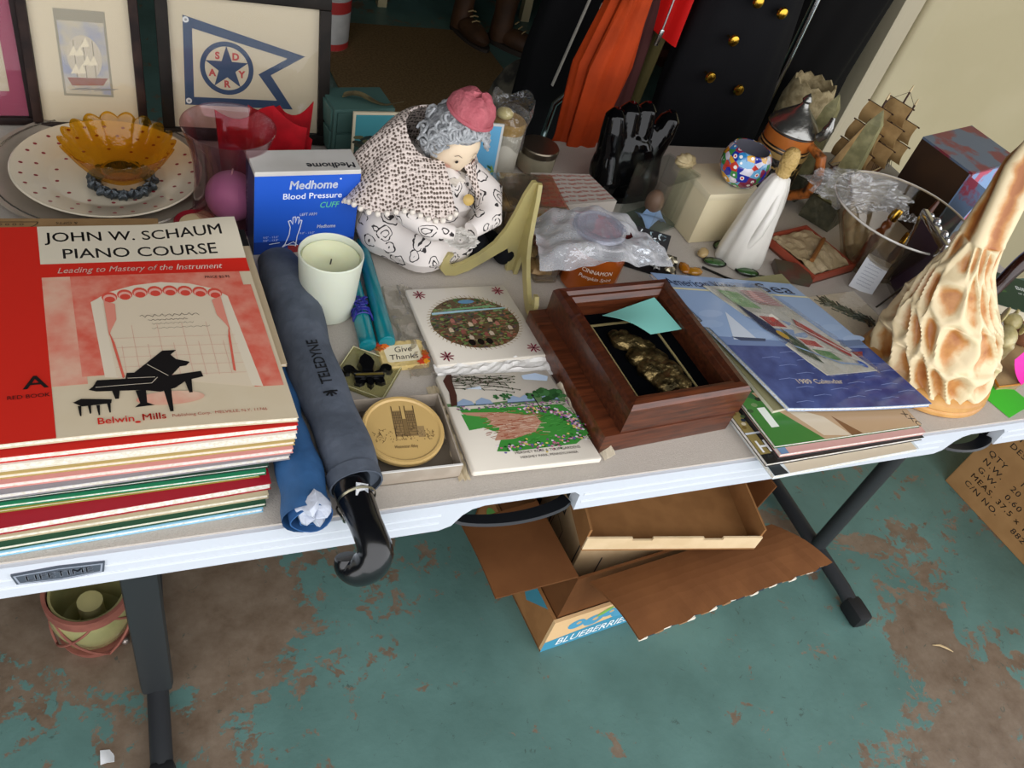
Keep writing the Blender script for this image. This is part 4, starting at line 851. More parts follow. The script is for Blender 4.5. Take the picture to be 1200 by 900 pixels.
def crochet_mat():
    m = bpy.data.materials.new('mat_crochet'); m.use_nodes = True; N, L = nodes_of(m); b = N['Principled BSDF']; tc = N.new('ShaderNodeTexCoord')
    v = N.new('ShaderNodeTexVoronoi'); v.inputs['Scale'].default_value = 230; v.inputs['Randomness'].default_value = .4; L.new(tc.outputs['Object'], v.inputs['Vector'])
    r = N.new('ShaderNodeValToRGB'); r.color_ramp.elements[0].position = .36; r.color_ramp.elements[1].position = .52; r.color_ramp.elements[0].color = lin('#5e5046'); r.color_ramp.elements[1].color = lin('#dccdc4'); L.new(v.outputs['Distance'], r.inputs[0])
    L.new(r.outputs[0], b.inputs['Base Color']); b.inputs['Roughness'].default_value = .9
    u = N.new('ShaderNodeBump'); u.inputs['Strength'].default_value = .8; u.inputs['Distance'].default_value = .003; L.new(v.outputs['Distance'], u.inputs['Height']); L.new(u.outputs[0], b.inputs['Normal']); return m
RM, CM = rose_mat(), crochet_mat()
t = thing('cloth_doll', 'seated cloth granny doll with grey curls, pink hat and crocheted shawl', 'doll', (.345, .945, TT + .001))
nz_ = lambda p, s, k: noise.noise(Vector(p) * s + Vector((k, k, k)))
f = MB(); f.lathe([(0, .002), (.07, .002), (.094, .012), (.101, .03), (.095, .05), (.082, .066), (.06, .075)], 56, fn=lambda a, r, z_, i: (r * (1 + .05 * math.sin(7 * a + 1) + .04 * math.sin(3 * a)), z_ * (1 + .15 * math.sin(4 * a)))); obj('skirt', f, RM, t)
f = MB(); f.lathe([(.058, .066), (.072, .07), (.076, .085), (.068, .105), (.050, .126), (.034, .138), (.0, .142)], 48, T(.0, .0, 0), fn=lambda a, r, z_, i: (r * (1 + .05 * math.sin(6 * a)), z_ + .003 * math.sin(5 * a))); obj('torso', f, RM, t)
f = MB()
def shawl(u, v):
    a = math.radians(-75 - 330 * u); ff = max(0, -math.sin(a)); r = .034 + .064 * v ** .75 + .004 * math.sin(a * 7) * v; lf = max(0, -math.cos(a))
    return Vector((.006 * (1 - v) + r * math.cos(a) * (1.05 + .18 * lf * v) - .006, r * math.sin(a) * .98, .178 - .030 * ff * (1 - v) + .012 * max(0, math.sin(a)) * (1 - v) - .105 * v ** 1.2 + .030 * ff * v * v + .004 * math.sin(9 * a) * v))
f.sheet(shawl, 60, 14, .003); sh_ = obj('shawl', f, CM, t)
f = MB()
for i in range(61):
    p = shawl(i / 60, 1.0); f.ball(p + Vector((0, 0, -.002)), .0042, nu=8, nv=5)
o = obj('shawl_fringe', f, M('#ddd4c8', rough=.9), sh_); o['kind'] = 'stuff'
f = MB(); f.tube([(-.05, -.045, .10), (-.035, -.075, .088), (-.005, -.094, .078), (.02, -.098, .076)], [.018, .018, .016, .011], 14); obj('sleeve', f, RM, t)
f = MB(); f.tube([(.058, -.02, .12), (.082, -.045, .105), (.075, -.08, .088), (.045, -.098, .080)], [.02, .021, .019, .012], 14); obj('sleeve', f, RM, t)
f = MB(); f.lathe([(.004, 0), (.022, .002), (.024, .006), (.012, .004)], 30, T(.028, -.108, .070), fn=lambda a, r, z_, i: (r * (1 + .12 * math.sin(12 * a)), z_)); obj('lace_cuff', f, M('#e0dcd4', rough=.9, bump=1, bs=200), t)
hc = Vector((.028, -.008, .166)); hm = T(*hc) @ Rz(14) @ Rx(24) @ Matrix.Scale(1.12, 4)
f = MB(); f.ball((0, 0, 0), (.034, .036, .038), hm, nu=28, nv=18, fn=lambda d: 1 + .10 * max(0, -d.y) * max(0, 1 - abs(d.z + .35) * 3) * max(0, 1 - abs(d.x) * 4)); hd = obj('head', f, M('#dcc7ab', rough=.75, sub=.1), t)
k = Ink()
for s in (-1, 1): k.ell(s * .0115, .004, .0020, .0024, '#2a2320', 10); k.line([(s * .007, .011), (s * .0115, .0135), (s * .016, .011)], .0007, '#6a5a50')
k.ell(0, -.016, .0042, .0018, '#b3413c', 12)
for s in (-1, 1): k.ell(s * .019, -.009, .005, .004, '#d9a08c', 14)
k.build('face_paint', hd, fn=lambda x, y, h: hm @ (Vector((x, -math.sqrt(max(1e-6, .0365 ** 2 - x * x * 1.05 - y * y * .93)) - .0012 - (.0012 if abs(x) < .006 else 0), y))))
f = MB(); f.ball((0, 0, 0), (.0385, .041, .042), hm, nu=30, nv=20, fn=lambda d: (1 + .05 * noise.noise(d * 7)) if (d.y > -.22 or d.z > .62) else .82); o = obj('hair', f, M('#7b7d80', rough=.6, hex2='#a2a4a6', vs=150, bump=1, bs=250), t)
rh = random.Random(14)
f = MB(); HR = M('#85888b', rough=.5, hex2='#b4b6b8', vs=220, lo=.3, hi=.7)
for i in range(46):
    th_, ph = rh.uniform(-.35, PI + .35), rh.uniform(-.35, 1.2)
    d = Vector((math.cos(ph) * math.cos(th_), math.cos(ph) * math.sin(th_), math.sin(ph)))
    if i < 18: a = -PI + PI * i / 17; d = Vector((.95 * math.cos(a), -.45, .62 + .36 * math.sin(-a) * .6 - .5 * max(0, abs(math.cos(a)) - .8) * 3)).normalized()
    e1 = d.orthogonal().normalized(); e2 = d.cross(e1); ph0 = rh.uniform(0, 6)
    pts = []
    for j in range(15):
        w_ = j / 14 * 2 * PI * 1.4 + ph0; rr = .0035 + .007 * j / 14; q_ = d * (.0415 + .0022 * math.sin(j)) + (e1 * math.cos(w_) + e2 * math.sin(w_)) * rr; pts.append(hm @ q_)
    f.tube(pts, .0022, 6)
oo = obj('curls', f, HR, o); oo['kind'] = 'stuff'
f = MB(); mh = hm @ T(.012, .006, .036) @ Ry(14) @ Rx(-14)
f.lathe([(.026, -.004), (.029, .002), (.0275, .012), (.022, .022), (.012, .027), (0, .0275)], 28, mh, fn=lambda a, r, z_, i: (r * (1 + .05 * math.sin(6 * a) + .04 * math.sin(3 * a + 1)), z_ * (1 + .08 * math.sin(5 * a)))); ht = obj('hat', f, M('#b7626a', rough=.85, hex2='#a9545d', vs=60, bump=.6, bs=200), t)
f = MB(); f.tube([mh @ Vector((.0285 * math.cos(a), .0285 * math.sin(a), 0)) for a in [2 * PI * i / 28 for i in range(28)]], .0028, 8, closed=True); obj('hat_band', f, M('#ad5962', rough=.85), ht)
f = MB(); f.lathe([(.012, .115), (.03, .118), (.034, .124), (.022, .128)], 40, T(.018, -.02, .0), fn=lambda a, r, z_, i: (r * (1 + .1 * math.sin(14 * a)), z_)); obj('collar', f, M('#dad2c6', rough=.9), t)
f = MB(); f.lathe([(0, .002), (.006, .002), (.008, .006), (.004, .009), (0, .0095)], 12, T(.045, -.062, .105) @ Rx(60)); obj('gold_button', f, M('#b89a55', rough=.4), t)
BV = M('#0a0b0f', rough=.9, spec=.2)
for s, x in ((0, .062), (1, .105)):
    f = MB(); f.tube([(x - .025, -.01, .025), (x - .005, -.04, .022), (x + .008, -.062, .020)], [.016, .016, .015], 14); lg = obj('leg', f, BV, t)
    f = MB(); f.ball((x + .012, -.068, .026), (.018, .022, .025), nu=18, nv=12); obj('shoe', f, BV, lg)

# ================================================================ orange candle tin with plastic-wrapped lid
t = thing('candle_tin', 'copper orange candle glass with a silver lid', 'candle', (.585, .828, TT + .001), 0)
f = MB(); f.lathe([(0, 0), (.04, 0), (.043, .003), (.0435, .07), (.041, .074), (0, .074)], 48); o = obj('glass_body', f, M('#a34a17', rough=.15, hex2='#b9601f', vs=6, coat=.7, metal=.3), t)
k = Ink(); k.text('CINNAMON', 0, .045, .0095, '#efe3d2', align='c', bold=.01, wdt=.046); k.text('Pumpkin Spice', 0, .034, .0085, '#efe3d2', align='c', wdt=.05, shear=.2); k.text('NET WT 14 OZ', 0, .012, .005, '#efe3d2', align='c')
k.build('lettering', o, fn=lambda x, y, h: Vector(((.0437 + h) * math.sin(x / .0437 - .35), -(.0437 + h) * math.cos(x / .0437 - .35), y)))
f = MB(); f.lathe([(.0425, .070), (.0445, .071), (.0448, .088), (.043, .090), (0, .0895)], 48); obj('silver_lid', f, M('#c4bfb6', rough=.18, metal=1), t)
t = thing('plastic_bag', 'clear plastic bag with a round lid draped over the orange candle', 'plastic bag', (.575, .828, TT + .0915), 0)
def bag(u, v):
    x = (u - .5) * .2; y = (v - .5) * .135; r = math.hypot(x, y)
    z_ = .003 - .35 * max(0, r - .05) * (1 + .3 * math.sin(math.atan2(y, x) * 5)) + .012 * noise.noise(Vector((x * 40, y * 40, 2))) * min(1, r / .05)
    return Vector((x * (1 - .3 * (v - .3) * (1 if u < .5 else .4)), y * (1 - .25 * abs(u - .5)), max(z_, -.05)))
f = MB(); f.sheet(bag, 40, 30, .0003); obj('film', f, film('#f2f3f6', .35, .12, .4, 45, milky=.72, edge=.6), t)
f = MB(); f.lathe([(.020, .0075), (.034, .0075), (.0375, .004), (.039, .005), (.0385, .0095), (.034, .0115), (.030, .0095), (.0, .0095)], 44); obj('round_lid', f, film('#e8eaf2', .5, .08, 0, milky=.5), t)

# ================================================================ wooden shadow box
t = thing('shadow_box', 'dark mahogany shadow box with a bronze figure on black velvet', 'shadow box', (.486, .512, TT + .0005), 4)
def wood(h1, h2):
    m = bpy.data.materials.new('mat_wood'); m.use_nodes = True; N, L = nodes_of(m); b = N['Principled BSDF']; tc = N.new('ShaderNodeTexCoord'); mp = N.new('ShaderNodeMapping'); mp.inputs['Scale'].default_value = (6, 60, 60); L.new(tc.outputs['Object'], mp.inputs[0])
    n = N.new('ShaderNodeTexNoise'); n.inputs['Scale'].default_value = 3; n.inputs['Detail'].default_value = 8; n.inputs['Distortion'].default_value = .6; L.new(mp.outputs[0], n.inputs['Vector']); r = N.new('ShaderNodeValToRGB'); r.color_ramp.elements[0].position = .3; r.color_ramp.elements[1].position = .72; r.color_ramp.elements[0].color = lin(h1); r.color_ramp.elements[1].color = lin(h2); L.new(n.outputs['Fac'], r.inputs[0]); L.new(r.outputs[0], b.inputs['Base Color']); b.inputs['Roughness'].default_value = .33; b.inputs['Coat Weight'].default_value = .2; return m
WD, WDy = wood('#34170b', '#64321b'), wood('#2c130a', '#542a17')
W, D = .182, .218; LW, LD = .176, .205   # frame and lower plinth
f = MB(); f.box(-.022, LW, -.002, LD + .02, 0, .032, bev=.0015); obj('plinth', f, WD, t)
fw = .024
def rail(a, b, inward):   # mitred moulding between corners a and b
    A_, B_ = Vector(a), Vector(b); d = (B_ - A_).normalized(); n_ = Vector((-d.y, d.x)) 
    pr__ = [(0, .030), (0, .070), (.004, .076), (.012, .077), (.015, .072), (.019, .072), (.024, .066), (.024, .03)]
    f = MB(); rows = []
    for P_c, s in ((A_, 1), (B_, -1)):
        rows.append([f.bm.verts.new(Vector((P_c.x + n_.x * o_ + d.x * o_ * s, P_c.y + n_.y * o_ + d.y * o_ * s, z_))) for o_, z_ in pr__])
    n2 = len(pr__)
    for i in range(n2): f._f([rows[0][i], rows[0][(i + 1) % n2], rows[1][(i + 1) % n2], rows[1][i]])
    f._f(rows[0]); f._f(rows[1][::-1]); return f
cs = [(0, 0), (W, 0), (W, D), (0, D)]
for i in range(4): obj('frame_rail', rail(cs[i], cs[(i + 1) % 4], 1), WD if i % 2 == 0 else WDy, t, sharp=25)
f = MB(); f.box(.02, W - .02, .02, D - .02, .032, .042); obj('velvet_panel', f, M('#040508', rough=.95, spec=.05), t, smooth=False)
f = MB(); g0, g1, g2, g3 = .042, .135, .034, .17
for a in ((g0, g1 + .003, g2, g2 + .003), (g0, g1 + .003, g3, g3 + .003), (g0, g0 + .003, g2 + .003, g3), (g1, g1 + .003, g2 + .003, g3)): f.box(*a, .042, .0435)
obj('gilt_border', f, M('#a8996a', rough=.5, metal=.3), t, smooth=False)
rbz = random.Random(21); f = MB()
for x, y, z_, r in ((.075, .145, .05, .013), (.088, .138, .052, .014), (.1, .13, .05, .012), (.082, .118, .052, .014), (.098, .108, .054, .019), (.088, .095, .054, .018), (.104, .088, .056, .02), (.095, .074, .052, .018), (.108, .07, .052, .016), (.1, .056, .049, .013), (.072, .155, .048, .009), (.084, .155, .047, .008)):
    x = .088 + (x - .09) * 1.2; y = .088 + (y - .105) * 1.15; r *= 1.12
    f.ball((x, y, .046), (r, r, r * .62), nu=16, nv=10, fn=lambda d: 1 + .22 * noise.noise(d * 3.5 + Vector((x * 90, y * 90, 0))) + .08 * noise.noise(d * 11))
bz = obj('bronze_figure', f, M('#85724a', rough=.34, metal=.85, hex2='#3a321e', vs=60, bump=.9, bs=130), t)
md = bz.modifiers.new('r', 'REMESH'); md.mode = 'VOXEL'; md.voxel_size = .0018; md.use_smooth_shade = True
nt = thing('sticky_note', 'pale teal sticky note stuck inside the shadow box frame', 'sticky note', (.486, .512, TT), 4)
f = MB(); P0 = [Vector(p) for p in ((.056, .172, .060), (.148, .190, .066), (.158, .128, .062), (.098, .118, .070))]
f.sheet(lambda u, v: P0[0].lerp(P0[1], u).lerp(P0[3].lerp(P0[2], u), v) + Vector((0, 0, .006 * math.sin(PI * v) * (1 - u))), 8, 8, .0003); obj('paper', f, M('#7fc6bb', rough=.8), nt)

# ================================================================ magazines and calendar
G = 'magazines stacked at the front of the table'
def mq(bl, br, dx, dep): return [bl, br, (br[0] + dx, br[1] + dep), (bl[0] + dx, bl[1] + dep)]
z = TT + .0005
mags = [((.682, .436), (.938, .444), '#cfd6d8', 'pale grey magazine at the bottom of the stack, overhanging the table edge', .007),
        ((.677, .451), (.953, .457), '#17181a', 'black covered magazine second from the bottom of the stack', .006),
        ((.700, .458), (.955, .461), '#c99a94', 'pink edged magazine in the middle of the stack', .006),
        ((.694, .468), (.950, .470), '#35603a', 'house magazine with green lawn and wooden floor cover', .005)]
for bl, br, cv, lab, th in mags:
    t, fm = booklet('magazine', lab, 'magazine', mq(bl, br, -.024, .30), z, th, M(cv, rough=.25, coat=.2), '#d9d6d2', G); z += th + .0003
    k = Ink()
    if cv == '#35603a':
        k.poly([(.0, 0), (.32, 0), (.12, .25), (0, .3)], '#3f7a36'); k.poly([(.32, 0), (1, 0), (1, .3), (.1, .3), (.12, .25)], '#b89a78'); k.poly([(.33, .02), (.5, .0), (.42, .12), (.2, .22)], '#d3c4ac'); k.poly([(.5, .0), (.58, .0), (.47, .12)], '#7a5638'); k.text('I', .06, .10, .16, '#e6ece2', wdt=.05, bold=.03); k.text('XXC', .93, .08, .05, '#1d1a17', rot=-60)
        for i in range(26): x = .0 + .05 * (i % 3); k.ell(.01 + x, .2 + .03 * i, .02, .012, ['#35562f', '#6f8a5a', '#23301f', '#b9c2a0'][i % 4], 8)
    elif cv == '#17181a':
        k.poly([(0, .05), (.06, .05), (.04, .9), (0, .9)], '#8a7a48'); k.text('H', .02, .06, .09, '#e6e6e6', bold=.03); k.rect(0, .1, .16, .17, '#c9d0d8')
        for i in range(30): k.ell(.02 + .012 * (i % 4), .2 + .02 * i, .014, .01, ['#6f5a2c', '#c7bba0', '#28303f', '#4a5a3a'][i % 4], 7)
    elif cv == '#cfd6d8': k.poly([(0, 0), (.09, 0), (.05, .14), (0, .14)], '#2b3236'); k.rect(.1, .98, .0, .08, '#cdbfa8')
    else: k.rect(0, .05, .0, .9, '#6a86a8'); k.text('s', .01, .2, .14, '#efece6', bold=.03)
    k.build('cover_print', t, fn=warp(fm, 1, 1, th), rough=.25, step=.000012)
ztop = z
t = thing('magazine', 'olive edged magazine leaning out just under the sea calendar', 'magazine', (.722, .520, ztop), 0, G)
f = MB(); f.box(0, .22, 0, .25, 0, .006, Rz(6)); obj('pages', f, M('#cfc9b4', rough=.7), t, smooth=False); f = MB(); f.box(-.001, .221, -.001, .251, .006, .0066, Rz(6)); obj('front_cover', f, M('#8a8560', rough=.35), t, smooth=False)
zc = ztop + .007
Cq = [(.737, .513), (.976, .492), (.908, .760), (.668, .798)]
cz = lambda u, v: zc
csag = lambda u, v: .004 * math.sin(PI * v) + .003 * (1 - v) ** 3 * (2 * u - 1) ** 2
t, fm = booklet('sea_calendar', 'glossy blue wall calendar with sailing pictures on top of the magazines', 'calendar', Cq, cz, .006, M('#8aa2c4', rough=.18, coat=.5), '#dcdce2', None, csag, 16, 16)
k = Ink(); W, Hh = .24, .285
wm = M('#26356e', rough=.18, hex2='#44558f', vs=35, lo=.35, hi=.7, detail=8, coat=.5)
k.rect(0, W, 0, .13, wm, 12, 8); k.rect(0, W, .13, .245, '#8ea5c6', 12, 8); k.poly([(.0, .12), (.24, .12), (.24, .14), (.15, .137), (.1, .132), (0, .138)], '#6b7fa6')
for i in range(14): x = .01 + .017 * i; k.ell(x, .165 + .025 * math.sin(i * 1.3), .022, .008, ['#94aac9', '#98adcc', '#8ea5c6'][i % 3], 14, .2)
k.poly([(.02, .132), (.055, .195), (.06, .132)], '#c3ccd8'); k.poly([(.03, .13), (.07, .13), (.075, .136), (.02, .138)], '#3a4560')
k.poly([(.165, .10), (.160, .215), (.205, .115)], '#d2cfc9'); k.poly([(.160, .215), (.152, .12), (.162, .1)], '#b9b6b4'); k.poly([(.14, .09), (.21, .1), (.22, .112), (.15, .108)], '#8a3a36'); k.poly([(.19, .12), (.24, .128), (.24, .14), (.2, .136)], '#5b6d8f')
k.rect(.0, W, .245, .249, '#d5cfa6', 10, 1)
k.text('American Vistas', .010, .255, .026, '#1f2a44', wdt=.118); k.text('of the', .134, .255, .014, '#1f2a44', wdt=.026); k.text('Sea', .166, .254, .034, '#1f2a44', wdt=.058)
k.text('1989 Calendar', .055, .045, .0125, '#c6b9a2', wdt=.075, bold=.01)
for i in range(26): x = .02 + .2 * ((i * 37) % 26) / 26; y = .01 + .1 * ((i * 17) % 26) / 26; k.line([(x, y), (x + .02, y + .003), (x + .03, y + .001)], .0008, '#8090bd')
k.build('cover_print', t, fn=warp(fm, W, Hh, .006), rough=.18, step=.00001, lift=.0006, fine=.012)
# clear packet with flags on the calendar
t = thing('flag_packet', 'clear plastic packet of small flag souvenirs lying on the calendar', 'packet', (0, 0, 0))
pb = [fm(.47, .21, .0085), fm(.86, .24, .0085), fm(.70, .92, .0085), fm(.27, .90, .0085)]; Co = Vector((Cq[0][0], Cq[0][1], cz(0, 0)))
pf = lambda u, v, h=0: (pb[0].lerp(pb[1], u)).lerp(pb[3].lerp(pb[2], u), v) + Vector((0, 0, h)) + Co
f = MB(); f.sheet(lambda u, v: pf(u, v, .0), 8, 12, .0008); obj('card_insert', f, M('#cbc7b8', rough=.6, hex2='#bdb9a8', vs=40), t)
k = Ink()
for a in (((.1, .75), (.45, .72), (.42, .92), (.12, .95), '#8fae7c'), ((.15, .5), (.5, .47), (.5, .66), (.18, .68), '#d8d2c4'), ((.2, .52), (.44, .5), (.44, .62), (.22, .64), '#b0453f'), ((.3, .2), (.62, .17), (.62, .36), (.34, .4), '#d6d0c2'), ((.34, .28), (.58, .26), (.58, .34), (.36, .38), '#b0453f'), ((.34, .16), (.6, .12), (.6, .22), (.34, .26), '#5f8a55'), ((.62, .5), (.75, .6), (.95, .2), (.85, .15), '#a8423c'), ((.0, .5), (.12, .8), (.2, .55), (.12, .3), '#2a3350'), ((.06, .25), (.3, .5), (.3, .3), (.2, .1), '#3a4a34'), ((.5, .8), (.9, .75), (.9, .95), (.5, .95), '#c9b3ac')):
    k.poly(list(a[:4]), a[4])
k.ell(.17, .42, .06, .05, '#c9a13a', 12); k.ell(.87, .07, .05, .04, '#1f56b0', 14); k.line([(.1, .3), (.5, .1), (.87, .06)], .02, '#8fa8c8'); k.line([(.3, .3), (.6, .25), (.95, .08)], .012, '#dcdcd4'); k.line([(.6, .55), (.95, .15)], .02, '#d8d4cc')
for i in range(9): k.line([(.52, .78 + .02 * i), (.9, .75 + .02 * i)], .006, '#b0605a')
k.build('flag_prints', t, fn=lambda x, y, h: pf(x, y, .0012 + h))
f = MB(); f.sheet(lambda u, v: pf(-.04 + 1.08 * u, -.03 + 1.06 * v, .0035 + .0045 * noise.noise(Vector((u * 7, v * 9, 1)))), 24, 30, 0); obj('clear_film', f, film('#f4f5f8', .9, .06, .3, 70, milky=.1, edge=.5), t)

# ================================================================ items in the middle back
t = thing('lidded_jar', 'squat glass jar with a dull metal lid behind the clear boxes', 'jar', (.612, 1.135, TT + .001))
f = MB(); f.lathe([(0, 0), (.03, 0), (.033, .004), (.033, .03), (.031, .034), (0, .034)], 36); obj('glass_body', f, M('#b3a98f', rough=.1, trans=.5), t)
f = MB(); f.lathe([(.031, .034), (.034, .034), (.0345, .044), (.033, .046), (0, .0462)], 44); obj('metal_lid', f, M('#7b7263', rough=.3, metal=.9), t)
def clear_box(label, x, y, w, d, h, rz, seed):
    t = thing('clear_box', label, 'plastic box', (x, y, TT + .001), rz)
    f = MB(); f.box(0, w, 0, d, 0, h, bev=.004); f.box(.006, w - .006, .006, d - .006, h, h + .005, bev=.002); obj('clear_shell', f, film('#e9e2d2', .72, .08, .15, 30), t)
    rr = random.Random(seed)
    for i in range(9):
        f = MB(); f.ball((0, 0, 0), (rr.uniform(.012, .02), rr.uniform(.012, .02), rr.uniform(.01, .016)), nu=14, nv=8, fn=lambda d_: 1 + .25 * noise.noise(d_ * 3 + Vector((i, 0, 0)))); obj('trinket', f, M(['#8d7048', '#a68a58', '#6a5136', '#b79f74', '#574838'][i % 5], rough=.4, metal=.3), t, loc=(w * (.2 + .3 * (i % 3)), d * (.2 + .3 * (i // 3)), rr.uniform(.018, h - .018)))
    f = MB(); f.box(.004, w - .004, .004, d - .004, .001, .004); obj('card_base', f, M('#8f7a5a', rough=.8), t, smooth=False)
clear_box('tall clear plastic box of brown trinkets right behind the amber easel', .475, .925, .105, .1, .06, -4, 1)
clear_box('low clear plastic box of brown trinkets beside the orange candle', .497, .826, .036, .09, .035, -3, 2)
q = [at(630, 243, TT + .06), at(722, 236, TT + .06), at(690, 205, TT + .06), at(622, 203, TT + .06)]
t = thing('lettered_box', 'grey cardboard box with slanting red lettering on its lid', 'box', (q[0].x, q[0].y, TT + .001))
f = MB(); f.prism([(p.x - q[0].x, p.y - q[0].y) for p in q], 0, .058); o = obj('body', f, M('#a59d94', rough=.7), t, smooth=False)
f = MB(); f.prism([((p.x - q[0].x) * 1.01 - .0005, (p.y - q[0].y) * 1.01 - .0005) for p in q], .040, .060); o = obj('lid', f, M('#aca49a', rough=.7), t, smooth=False)
k = Ink(); fmq = quadmap([(p.x - q[0].x, p.y - q[0].y) for p in q], .0602)
for i in range(7):
    for j in range(4): k.text('Thank You', .03 + .25 * j + .03 * (i % 2), .05 + .135 * i, .10, '#a04438', wdt=.22, shear=.3, rot=8, bold=.02)
k.build('lettering', o, fn=lambda x, y, h: fmq(min(x, 1), min(y, 1), h))
t = thing('white_canister', 'white canister with a tan lid in crumpled cellophane behind the doll', 'canister', (.535, 1.118, TT + .001))
f = MB(); f.lathe([(0, 0), (.027, 0), (.0285, .003), (.0285, .082), (.026, .085), (0, .085)], 32); obj('can_body', f, M('#c9c4b6', rough=.5, hex2='#b8b2a2', vs=14), t)
f = MB(); f.lathe([(.0285, .083), (.0295, .084), (.0295, .097), (.027, .1), (0, .1)], 32); obj('lid', f, M('#b08c4a', rough=.5), t)
f = MB(); f.ball((-.012, -.005, .112), (.014, .014, .009), nu=16, nv=8); obj('yellow_bow', f, M('#d8c98c', rough=.5), t)
f = MB(); f.sheet(lambda u, v: Vector(((.031 + .004 * v + .006 * noise.noise(Vector((u * 6, v * 4, 2)))) * math.cos(2 * PI * u), (.031 + .006 * noise.noise(Vector((u * 6, v * 4, 2)))) * math.sin(2 * PI * u), .06 + .075 * v + .008 * math.sin(u * 20))), 30, 6, 0, wrap=True); obj('cellophane', f, film('#f2f2f0', .8, .08, .5, 60), t, smooth=False)
# picture card with sky and leaves behind the doll
p = at(563, 207, TT); t = thing('picture_card', 'light blue sky picture card with green leaves standing behind the doll', 'card', (.448, 1.075, TT + .001), rot=(-8, 0, -3))
f = MB(); f.box(0, .066, 0, .004, 0, .108); o = obj('board', f, M('#c9c9c4', rough=.5), t, smooth=False)
k = Ink(); k.rect(.004, .062, .004, .104, '#5fa6cf'); rg = random.Random(4)
for i in range(70): k.ell(rg.uniform(.008, .058), .006 + abs(rg.gauss(0, .016)), .006, .0018, ['#2f5a2a', '#4a7a38', '#86a85a', '#d8d2b8'][i % 4], 8, rg.uniform(0, 3))
k.build('picture_print', o, m=Rx(90))
t = thing('teal_drawer_box', 'grey teal wooden drawer box at the back of the table', 'drawer box', (.262, 1.155, TT + .001), 8)
f = MB(); f.box(0, .1, 0, .07, 0, .08, bev=.002); o = obj('carcass', f, M('#41605a', rough=.55), t)
for i in range(2): f = MB(); f.box(.005, .095, -.004, 0, .006 + .037 * i, .039 + .037 * i, bev=.001); d = obj('drawer', f, M('#3d5b55', rough=.5), t); f = MB(); f.ball((.05, -.006, .022 + .037 * i), .004); obj('knob', f, M('#a39a82', rough=.4), d)
for i in range(2): f = MB(); f.box(-.003, 0, .006, .064, .006 + .037 * i, .039 + .037 * i, bev=.001); obj('side_panel', f, M('#486a63', rough=.5), t)
t = thing('landscape_card', 'cream card with a teal lake picture leaning on the drawer box', 'card', (.288, 1.128, TT + .001), rot=(-6, 0, 4))
f = MB(); f.box(0, .075, 0, .004, 0, .088); o = obj('board', f, M('#cfc4a8', rough=.6), t, smooth=False)
k = Ink(); k.rect(.004, .071, .004, .084, '#3f8a94'); k.rect(.004, .071, .004, .04, '#2c4a44')
for i in range(40): k.ell(.006 + .0016 * i, .04 + .008 * math.sin(i * 1.9), .006, .003, ['#3a3a2c', '#5a5a3c', '#21302c'][i % 3], 8)
k.build('picture_print', o, m=Rx(90))
f = MB(); f.sheet(lambda u, v: Vector((.092 * u, .05 * abs(v - .5) * 2 * .6, .024 * (1 - abs(v - .5) * 2) * (1 - .3 * u) + .006 * math.sin(7 * u))), 12, 8, .0008)
tag(obj('folded_paper', f, M('#a89468', rough=.8, hex2='#7b6a48', vs=40), loc=(.277, 1.165, TT + .082), rot=(0, 0, -8)), 'tan folded paper resting on the teal drawer box', 'paper')

# ================================================================ framed pictures
def frame(name, label, x, y, rz, lean, w, h, fw, fcol, matcol, draw):
    t = thing(name, label, 'picture', (x, y, TT + .001), rot=(-lean, 0, rz))
    FM = M(fcol, rough=.5, spec=.15, hex2='#1c1210' if fcol != '#14120f' else '#211c18', vs=20)
    f = MB(); f.box(0, w, .006, .010, 0, h); obj('backing', f, M('#5a4a38', rough=.8), t, smooth=False)
    for a in ((0, w, 0, fw), (0, w, h - fw, h), (0, fw, fw, h - fw), (w - fw, w, fw, h - fw)):
        f = MB(); f.box(a[0], a[1], -.008, .010, a[2], a[3], bev=.0025); obj('frame_rail', f, FM, t)
    f = MB(); f.box(fw, w - fw, .003, .006, fw, h - fw); o = obj('mat_board', f, M(matcol, rough=.7), t, smooth=False)
    k = Ink(); draw(k, w, h); k.build('picture_print', o, m=T(0, .003, 0) @ Rx(90))
    f = MB(); f.box(fw, w - fw, -.0005, .0005, fw, h - fw); obj('glass_pane', f, film('#ffffff', .99, .03, 0), t, smooth=False)
def star_pennant(k, w, h):
    bl = '#1d3654'; P = [(.038, .058), (.036, .178), (.185, .15), (.147, .115), (.185, .05), (.12, .056)]
    P = [(.034, .046), (.036, .170), (.205, .135), (.152, .106), (.180, .062), (.155, .034)]
    P = [(.033, .050), (.036, .175), (.208, .132), (.157, .101), (.190, .052)]
    k.poly(P, bl); k.poly([(.046, .062), (.048, .158), (.182, .127), (.139, .101), (.166, .064)], '#b9ad93')
    cx, cy = .094, .106; k.ell(cx, cy, .038, .038, bl, 40); k.ell(cx, cy, .031, .031, '#b9ad93', 40)
    k.poly([(cx + (.032 if i % 2 == 0 else .0125) * math.sin(PI * i / 5), cy + (.032 if i % 2 == 0 else .0125) * math.cos(PI * i / 5)) for i in range(10)], bl)
    for s, a in (('S', 36), ('D', -36), ('A', 108), ('Y', -108), ('R', 180)): x, y = cx - .022 * math.sin(math.radians(a)), cy + .022 * math.cos(math.radians(a)); k.text(s, x, y - .0048, .0135, '#a53a34', align='c', bold=.09)
    for x, y in ((.040, .169), (.0385, .056)): k.ell(x, y, .0042, .0042, '#c9c9c6', 14); k.ell(x, y, .0018, .0018, '#7d7d7a', 10)
frame('framed_pennant', 'black framed white pennant with a blue border and star', .018, 1.193, -1, 15, .245, .218, .017, '#14120f', '#b9ad93', star_pennant)
